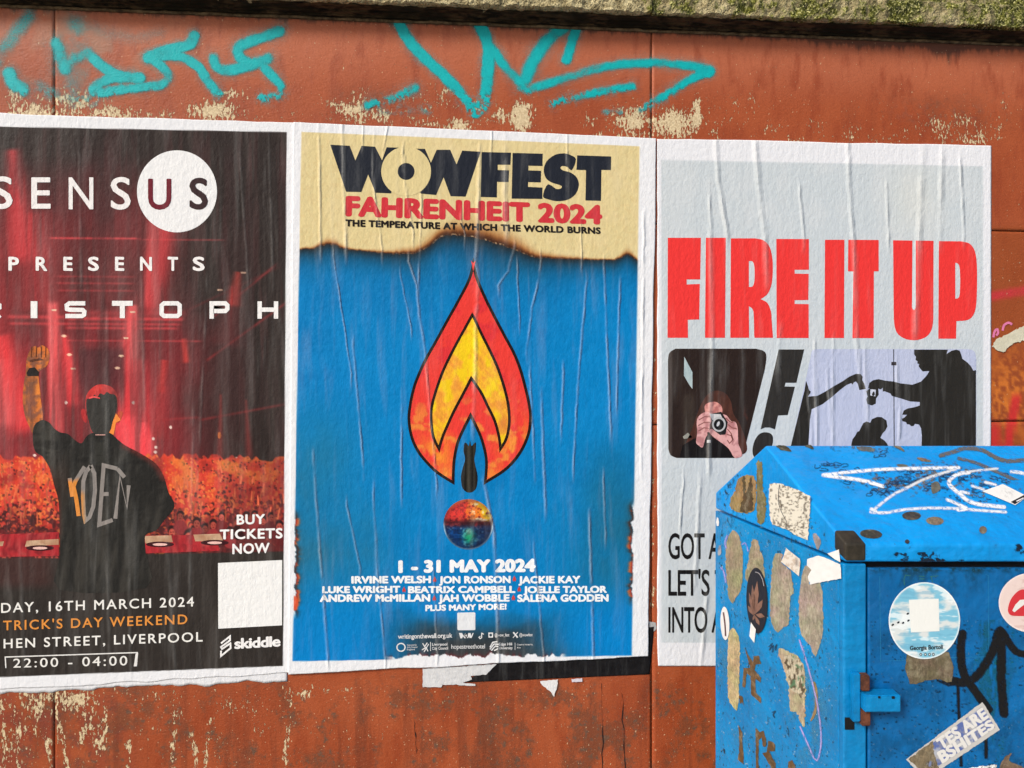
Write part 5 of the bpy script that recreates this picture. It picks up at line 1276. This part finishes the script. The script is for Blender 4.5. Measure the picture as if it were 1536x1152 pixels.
# front: marker tag, dirt
strokes('marker_tag', FRONT, (1405, 925, 1560, 1150), [([(1444, 951), (1441, 981), (1446, 1012), (1460, 1033), (1483, 1064)], 6.2, 1), ([(1497, 950), (1489, 977), (1467, 1012), (1446, 1024), (1418, 1018)], 6.4, 1), ([(1500, 946), (1502, 977), (1502, 1019), (1506, 1070)], 6.6, 1),
                                                       ([(1504, 948), (1524, 977), (1550, 982)], 5.2, 1), ([(1437, 1030), (1439, 1090), (1442, 1152)], 2.2, .95), ([(1479, 1095), (1479, 1136)], 2.4, .95), ([(1405, 1020), (1425, 1028), (1432, 1020)], 1.5, .8)], (20, 19, 20), .0010, mat=MARKT)
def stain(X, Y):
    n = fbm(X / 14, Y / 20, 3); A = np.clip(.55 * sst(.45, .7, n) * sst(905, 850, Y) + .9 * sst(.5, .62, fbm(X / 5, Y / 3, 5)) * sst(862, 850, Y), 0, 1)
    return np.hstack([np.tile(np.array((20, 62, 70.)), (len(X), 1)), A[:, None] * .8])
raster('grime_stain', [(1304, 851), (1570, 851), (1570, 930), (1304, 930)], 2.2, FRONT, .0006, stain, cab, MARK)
def fchip(X, Y):
    n = fbm(X / 7, Y / 5, 8); m = (g2(X, Y, 1350, 836, 14, 10) + g2(X, Y, 1392, 835, 22, 11) + .8 * g2(X, Y, 1440, 842, 60, 4) + g2(X, Y, 1530, 824, 10, 8) * 1.4)
    return np.hstack([np.tile(np.array((16, 30, 48.)), (len(X), 1)), (sst(.52, .6, n * (.55 + .6 * m)) * np.clip(m * 1.6, 0, 1))[:, None]])
raster('chipped_patch', [(1312, 815), (1570, 815), (1570, 843), (1312, 843)], 1.4, FASC, .0007, fchip, cab, MARK)
decal('faint_frame', bar_strokes([F1([(238, 265), (245, 1030), (490, 1022)]), F1([(860, 1000), (1220, 990), (1215, 260), (1190, 250)])], .6), FRONT, .0007, (40, 128, 176), cab, MARKS)
decal('faint_lettering', bar_strokes([F1([(515, 262), (470, 255), (455, 290), (460, 345)]), F1([(590, 265), (640, 268)]), F1([(592, 290), (640, 290)]), F1([(690, 268), (765, 262)]), F1([(700, 270), (712, 320)])], 1.0), FRONT, .0007, (52, 116, 110), cab, MARKS)
# roof: white arrow, grey strokes, scribbles, bare patches
WHITE = (232, 236, 238)
strokes('paint_arrow', ROOF, (1225, 695, 1560, 775), [(R1([(158, 285), (380, 262), (570, 247), (800, 240), (1088, 236)]), 2.3, 1), (R1([(160, 287), (400, 318), (500, 342), (568, 364)]), 2.7, 1), (R1([(1070, 244), (860, 312), (760, 360), (640, 420), (560, 480), (492, 538)]), 2.0, .8),
        (R1([(485, 540), (540, 545), (620, 540), (720, 522), (900, 512), (1080, 516), (1230, 528), (1410, 540)]), 2.0, .9), (R1([(1008, 455), (1060, 475), (1140, 512)]), 2.2, 1), (R1([(1090, 522), (1130, 515)]), 3.4, 1), (R1([(490, 520), (520, 535)]), 2.6, .9),
        (R1([(1160, 268), (1090, 278), (1035, 310), (1022, 345), (1055, 382), (1100, 420), (1150, 460), (1220, 485), (1290, 495), (1400, 505)]), 2.8, .95), (R1([(1100, 400), (1155, 410)]), 2, .9), (R1([(1165, 262), (1260, 250), (1355, 242)]), 1.6, .8), (R1([(1450, 264), (1500, 268), (1600, 290)]), 2.4, .9), (R1([(1180, 360), (1260, 385)]), 1.8, .9), (R1([(1270, 335), (1340, 352)]), 2, .9)], WHITE, .0012, st=1.1)
strokes('grey_stroke', ROOF, (1400, 665, 1560, 720), [(R1([(965, 152), (1060, 125), (1130, 103), (1250, 115), (1340, 165), (1430, 190), (1600, 175)]), 3.0, .95), (R1([(1090, 172), (1200, 200), (1290, 237), (1420, 295), (1500, 330)]), 2.4, .9), (R1([(1500, 500), (1540, 540)]), 3, .9)], (98, 98, 96), .0010, st=1.2)
def rchip(X, Y):
    n = fbm(X / 5, Y / 2.6, 77); m = g2(X, Y, 1335, 725, 60, 16) + .9 * g2(X, Y, 1400, 710, 50, 16) + .8 * g2(X, Y, 1470, 735, 60, 30) + .6 * g2(X, Y, 1300, 672, 60, 8)
    k = fbm(X / 20, Y / 10, 79)[:, None]
    return np.hstack([np.array((30, 70, 110.)) * (1 - sst(.45, .55, k)) + np.array((104, 100, 92.)) * sst(.45, .55, k), (.9 * sst(.56, .62, n * (.72 + .42 * m)) * np.clip(m * 1.5, 0, 1))[:, None]])
raster('chipped_patch', [(1200, 669), (1570, 669), (1570, 790), (1230, 790)], 1.5, ROOF, .0006, rchip, cab, MARK)
sc = []
for cx_, cy_, rx_, ry_, n_ in ((240, 235, 150, 30, 10), (280, 315, 60, 24, 4), (600, 350, 100, 60, 13), (760, 300, 120, 50, 7), (540, 400, 90, 30, 5), (1080, 290, 120, 40, 6), (1330, 300, 80, 30, 4), (900, 370, 60, 40, 4), (550, 140, 60, 20, 3)):
    for q in range(n_):
        x, y = cx_ + rnd.uniform(-1, 1) * rx_, cy_ + rnd.uniform(-1, 1) * ry_; a = rnd.uniform(0, 6)
        sc.append((R1([(x + 34 * math.cos(a + w) * rnd.uniform(.4, 1), y + 16 * math.sin(a + w) * rnd.uniform(.4, 1)) for w in (0, 1.3, 2.6, 3.6, 5.2)]), .55, .9))
strokes('pen_scribble', ROOF, (1205, 670, 1520, 750), sc, (18, 44, 78), .0008, st=.9, soft=.5)
for L, c, nm_ in ((ell(765, 565, 64, 29, 26), (52, 52, 54), 'bare_patch'), (ell(487, 690, 76, 31, 26, .08), (50, 50, 52), 'bare_patch'), (ell(925, 600, 60, 28, 22, .05), (116, 104, 88), 'bare_patch'), (ell(1255, 662, 26, 26, 16, .5), (104, 96, 86), 'bare_patch'),
                  ([(640, 88), (690, 90), (720, 128), (680, 110)], (88, 84, 76), 'bare_patch'), ([(385, 90), (490, 95), (510, 125), (420, 120)], (88, 100, 104), 'bare_patch'), ([(800, 165), (860, 172), (900, 195), (830, 190)], (104, 92, 76), 'bare_patch'),
                  ([(900, 345), (945, 330), (965, 380), (910, 415)], (96, 96, 92), 'bare_patch'), ([(660, 215), (700, 210), (745, 225), (690, 232)], (92, 92, 88), 'bare_patch'), ([(30, 85), (75, 78), (95, 110), (60, 100)], (60, 62, 58), 'bare_patch'), (ell(735, 742, 16, 14, 14), (40, 44, 52), 'bare_patch')):
    resid(R1(L), ROOF, c, .25, 3, .0009, nm_)
decal('bare_patch', torn(closed_spline(S1([(620, 170), (690, 168), (735, 190), (765, 225), (700, 215), (660, 205)]), 2), .3, 2), ROOF, .0009, (58, 58, 50), cab, RESID, cell=(3, 3))

# stickers
GS = 'stickers on the blue cabinet'
def sticker(poly, plane, off, col, label, cell=(2, 2), mat=STICK, amp=0.0):
    if amp: poly = torn(poly, amp, 2.5)
    o = decal('sticker', poly, plane, off, col, None, mat, cell=cell)
    tag(o, label, 'sticker', GS); o['category'] = 'sticker'
    return o
def sub(name, poly, plane, off, col, par, cell=None, mat=None): return decal(name, poly, plane, off, col, par, mat or STICK, cell=cell)
def stext(name, s, q, plane, off, col, par, bold=.02, spc=1.0): return text(name, s, q[0], q[1], q[2], q[3], plane, off, col, par, STICK, bold, spc)
def notes(X, Y):
    n = fbm(X / 3.2, Y / 2.2, 5); P = Print(X, Y, (224, 218, 200)); P.mix(.75 * sst(.55, .62, n) * sst(.35, .6, fbm(X / 14, Y / 14, 2)), (92, 82, 64)); P.mix(.6 * sst(.62, .7, fbm(X / 2, Y / 5, 8)), (70, 62, 50)); return P.C
st1 = sticker(S1([(565, 515), (610, 505), (680, 515), (800, 560), (935, 628), (925, 800), (912, 1022), (800, 975), (720, 925), (590, 880), (568, 800), (560, 650)]), SIDE, .0022, notes, 'crumpled cream sticker with worn writing on the side of the lid', (1.4, 1.4), amp=.5)
sub('pen_line', bar_strokes([spline(S1([(655, 520), (645, 620), (655, 720), (690, 800), (715, 850), (715, 920)]), 4)], .9), SIDE, .0026, (60, 60, 66), st1)
wf = lambda X, Y: np.array((232, 232, 228.)) - 20 * (fbm(X / 6, Y / 6, 4) - .4)[:, None]
sticker(S2([(905, 352), (1005, 320), (1100, 352), (1204, 402), (1212, 528), (1080, 550), (930, 580), (908, 510), (942, 450), (902, 410)]), SIDE, .0026, wf, 'blank white torn sticker just below the lid seam near the corner', (3, 3), amp=.25)
sticker(S2([(1085, 302), (1190, 265), (1203, 380), (1150, 352)]), SIDE, .0026, wf, 'white corner of a torn sticker left on the lid edge', (3, 3))
def rec(X, Y):
    P = Print(X, Y, (224, 216, 202)); P.mix(.5 * sst(.5, .65, fbm(X / 3, Y / 3, 3)), (176, 150, 126)); P.mix(.6 * np.exp(-((X - 1195) / 2.2) ** 2) * sst(835, 842, Y) * sst(852, 846, Y), (110, 104, 98)); return P.C
sticker(S2([(715, 252), (775, 300), (838, 350), (844, 380), (830, 506), (745, 435), (668, 375), (690, 330)]), SIDE, .0024, rec, 'small dog-eared price label on a long brown glue patch', (1.5, 1.5))
lf = sticker(ell(1060 + 452 / 6, 780 + 725 / 6, 95 / 6, 296 / 6, 48, -.03), SIDE, .0024, (32, 28, 30), 'black oval sticker with a brown seven-pointed leaf', (3, 5))
leaflets = []
for tx, ty, bx, by, wd in ((455, 545, 432, 850, 24), (410, 580, 430, 850, 18), (380, 650, 428, 855, 18), (372, 770, 424, 860, 18), (505, 715, 432, 850, 24), (522, 870, 440, 850, 22), (475, 950, 436, 862, 15), (415, 905, 432, 850, 10)):
    p, q = np.array((bx, by), float), np.array((tx, ty), float); d = q - p; nn = np.array((-d[1], d[0])) / np.linalg.norm(d)
    leaflets.append(S2([tuple(v) for v in (p, p + d * .35 + nn * wd * .8, p + d * .6 + nn * wd, q, p + d * .6 - nn * wd, p + d * .35 - nn * wd * .8)]))
for L in leaflets: sub('leaf', L, SIDE, .0028, lambda X, Y: np.stack([104 + 50 * fbm(X / 3, Y / 5, 2), 76 + 36 * fbm(X / 3, Y / 5, 2), 62 + 26 * fbm(X / 3, Y / 5, 2)], -1), lf, (2, 3))
sub('rim_lettering', bar_strokes([spline(S2([(435, 468), (470, 480), (500, 530), (515, 595)]), 4)], .9), SIDE, .0028, (170, 166, 166), lf)
sticker(S2([(398, 920), (442, 985), (428, 1106), (384, 1046)]), SIDE, .003, wf, 'small white paper tag overlapping the foot of the leaf sticker', (2, 2))
ov = sticker(ell(1060 + 164 / 6, 780 + 930 / 6, 40 / 6, 150 / 6, 40, -.04), SIDE, .0024, (226, 224, 220), 'slim white oval sticker with a line of dark lettering at the edge', (3, 5))
sub('sticker_lettering', bar_strokes([spline(S2([(150, 830), (160, 900), (166, 960), (170, 1045)]), 5)], 2.2), SIDE, .0028, lambda X, Y: np.stack([60 + 60 * vn(X, Y / 1.2, 3), 40 + 30 * vn(X, Y / 1.2, 3), 40 + 30 * vn(X, Y / 1.2, 3)], -1), ov, (1, 1))
sticker(S1([(92, 815), (104, 820), (112, 860), (108, 892), (92, 895), (84, 860)]), SIDE, .0024, (222, 222, 220), 'tiny white round sticker just under the lid seam at the back edge')
def cloud(X, Y):
    n = fbm(X / 22, Y / 14, 31); cr = fbm(X / 34, Y / 7, 37); P = Print(X, Y, (122, 188, 214))
    P.mix(sst(.42, .66, n), (214, 220, 220)); P.mix(.8 * sst(.56, .62, cr), (232, 240, 242)); P.mix(.4 * sst(.4, .34, cr), (96, 160, 192))
    P.mix(.85 * sst(.94, .98, np.hypot((X - 1386.6) / 53.8, (Y - 931) / 57.8)), (238, 242, 242)); return P.C
rs = sticker(ell(1386.6, 931, 53.6, 57.6, 72), FRONT, .0022, cloud, 'round sky blue sticker with clouds and a blank white square on the door', (1.3, 1.3))
sub('white_square', F1([(500, 478), (768, 468), (776, 760), (518, 772)]), FRONT, .0026, (232, 234, 230), rs)
stext('sticker_lettering', 'Georgia Bortoli', [F1([p])[0] for p in ((508, 893), (806, 880), (806, 922), (508, 932))], FRONT, .0026, (34, 40, 48), rs, .03)
for x in (607, 648, 685, 720): sub('small_icon', ell(1280 + x / 6, 820 + 970 / 6, 2.0, 2.4, 12), FRONT, .0026, (70, 80, 88), rs); sub('small_icon', ell(1280 + x / 6, 820 + 970 / 6, .9, 1.2, 10), FRONT, .003, (214, 224, 226), rs)
for x, y in ((355, 703), (405, 682), (448, 686), (490, 603), (496, 665)): sub('note_mark', ell(1280 + x / 6, 820 + y / 6, 2.2, 1.4, 12, -.6), FRONT, .0026, (30, 40, 48), rs)
def pnk(X, Y):
    P = Print(X, Y, (226, 206, 200)); P.mix(.6 * sst(.55, .65, fbm(X / 20, Y / 5, 4)), (206, 176, 168)); P.mix(.8 * sst(.94, .98, np.hypot((X - 1548) / 50, (Y - 904) / 45)), (236, 226, 224)); return P.C
lp = sticker(ell(1548, 904, 50, 45, 60), FRONT, .0022, pnk, 'round pale sticker with red lips at the right edge of the door', (1.6, 1.6))
sub('printed_lips', closed_spline(F1([(1395, 590), (1395, 540), (1420, 470), (1470, 410), (1520, 385), (1580, 395), (1620, 385), (1690, 430), (1760, 560), (1700, 620), (1560, 625), (1430, 620)]), 4), FRONT, .0026, (204, 52, 60), lp)
sub('printed_teeth', F1([(1430, 575), (1460, 520), (1500, 480), (1600, 470), (1680, 520), (1700, 560), (1600, 560), (1540, 520), (1500, 550), (1450, 590)]), FRONT, .003, (226, 224, 220), lp)
gq = F1([(482, 960), (860, 950), (885, 1215), (780, 1195), (640, 1205), (510, 1235)])
resid(gq, FRONT, (104, 92, 74), .3, 21, .0012)
def blu(X, Y):
    P = Print(X, Y, (176, 180, 190)); P.mix(sst(.42, .5, fbm(X / 9, Y / 9, 3)), (92, 110, 168)); P.mix(.5 * sst(.55, .65, fbm(X / 3, Y / 3, 9)), (164, 156, 150)); return P.C
def onq(tl, tr, br, bl): return lambda u, v: tuple((np.array(tl) * (1 - u) + np.array(tr) * u) * (1 - v) + (np.array(bl) * (1 - u) + np.array(br) * u) * v)
q = onq((1359, 1139), (1473.5, 1053), (1500, 1094.5), (1387, 1170))
sg = sticker([q(0, 0), q(1, 0), q(1, 1), q(0, 1)], FRONT, .0014, (196, 194, 190), 'worn blue and white slogan sticker stuck at a slant across the door', (2, 2), amp=.3)
sub('blue_field', [q(.27, .1), q(.97, .1), q(.97, .86), q(.16, .86)], FRONT, .0018, blu, sg, (1.6, 1.6))
stext('sticker_lettering', 'TES ARE', [(1403, 1110), (1473.5, 1060.5), (1484, 1076), (1412, 1126)], FRONT, .0022, (222, 220, 216), sg, .05, 1.05)
stext('sticker_lettering', 'BSHITES', [(1404.5, 1129), (1485.5, 1078), (1493.5, 1091), (1413.5, 1146)], FRONT, .0022, (222, 220, 216), sg, .05, 1.05)
sub('round_emblem', ell(1395, 1146, 8.5, 7.5, 28, -.6), FRONT, .0022, (150, 156, 176), sg); sub('round_emblem', ell(1395, 1146, 5.8, 5, 24, -.6), FRONT, .0024, (206, 206, 206), sg); sub('round_emblem', ell(1395, 1146, 2, 4.4, 16, .3), FRONT, .0026, (120, 128, 160), sg)
decal('torn_layer', torn([q(.02, .05), q(.34, .05), q(.26, .45), q(.2, .95), q(.05, .95)], .7, 2.5), FRONT, .0024, lambda X, Y: np.array((128, 114, 90.)) * (.8 + .4 * fbm(X / 5, Y / 5, 3))[:, None], sg, RESID, cell=(3, 3))
wq = R1([(1250, 397), (1392, 347), (1560, 432), (1476, 492)])
ws = sticker(wq, ROOF, .0022, lambda X, Y: np.array((226, 226, 222.)) - 40 * sst(.5, .6, fbm(X / 2.5, Y / 2, 3))[:, None] * g2(X, Y, 1510, 740, 10, 6)[:, None], 'white rectangular label with a black band on the slope of the lid', (1.6, 1.6))
sub('black_band', R1([(1445, 470), (1545, 418), (1562, 428), (1474, 486)]), ROOF, .0026, (28, 28, 30), ws); sub('white_dash', R1([(1480, 464), (1530, 440), (1536, 444), (1488, 469)]), ROOF, .003, (226, 226, 226), ws)
rem = sticker(F2([(1040, 1150), (1150, 1135), (1290, 1120), (1300, 1200), (1060, 1200)]), FRONT, .0016, lambda X, Y: np.array((206, 206, 206.)) * (.6 + .6 * sst(.4, .5, fbm(X / 3, Y / 3, 12)))[:, None], 'shredded grey sticker remnant at the bottom of the door', (1.4, 1.4), RESID, .6)
resid(F2([(1330, 1110), (1380, 1040), (1430, 1020), (1400, 1080), (1500, 1130), (1540, 1180), (1340, 1180)]), FRONT, (110, 92, 74), .6, 23, .0012)
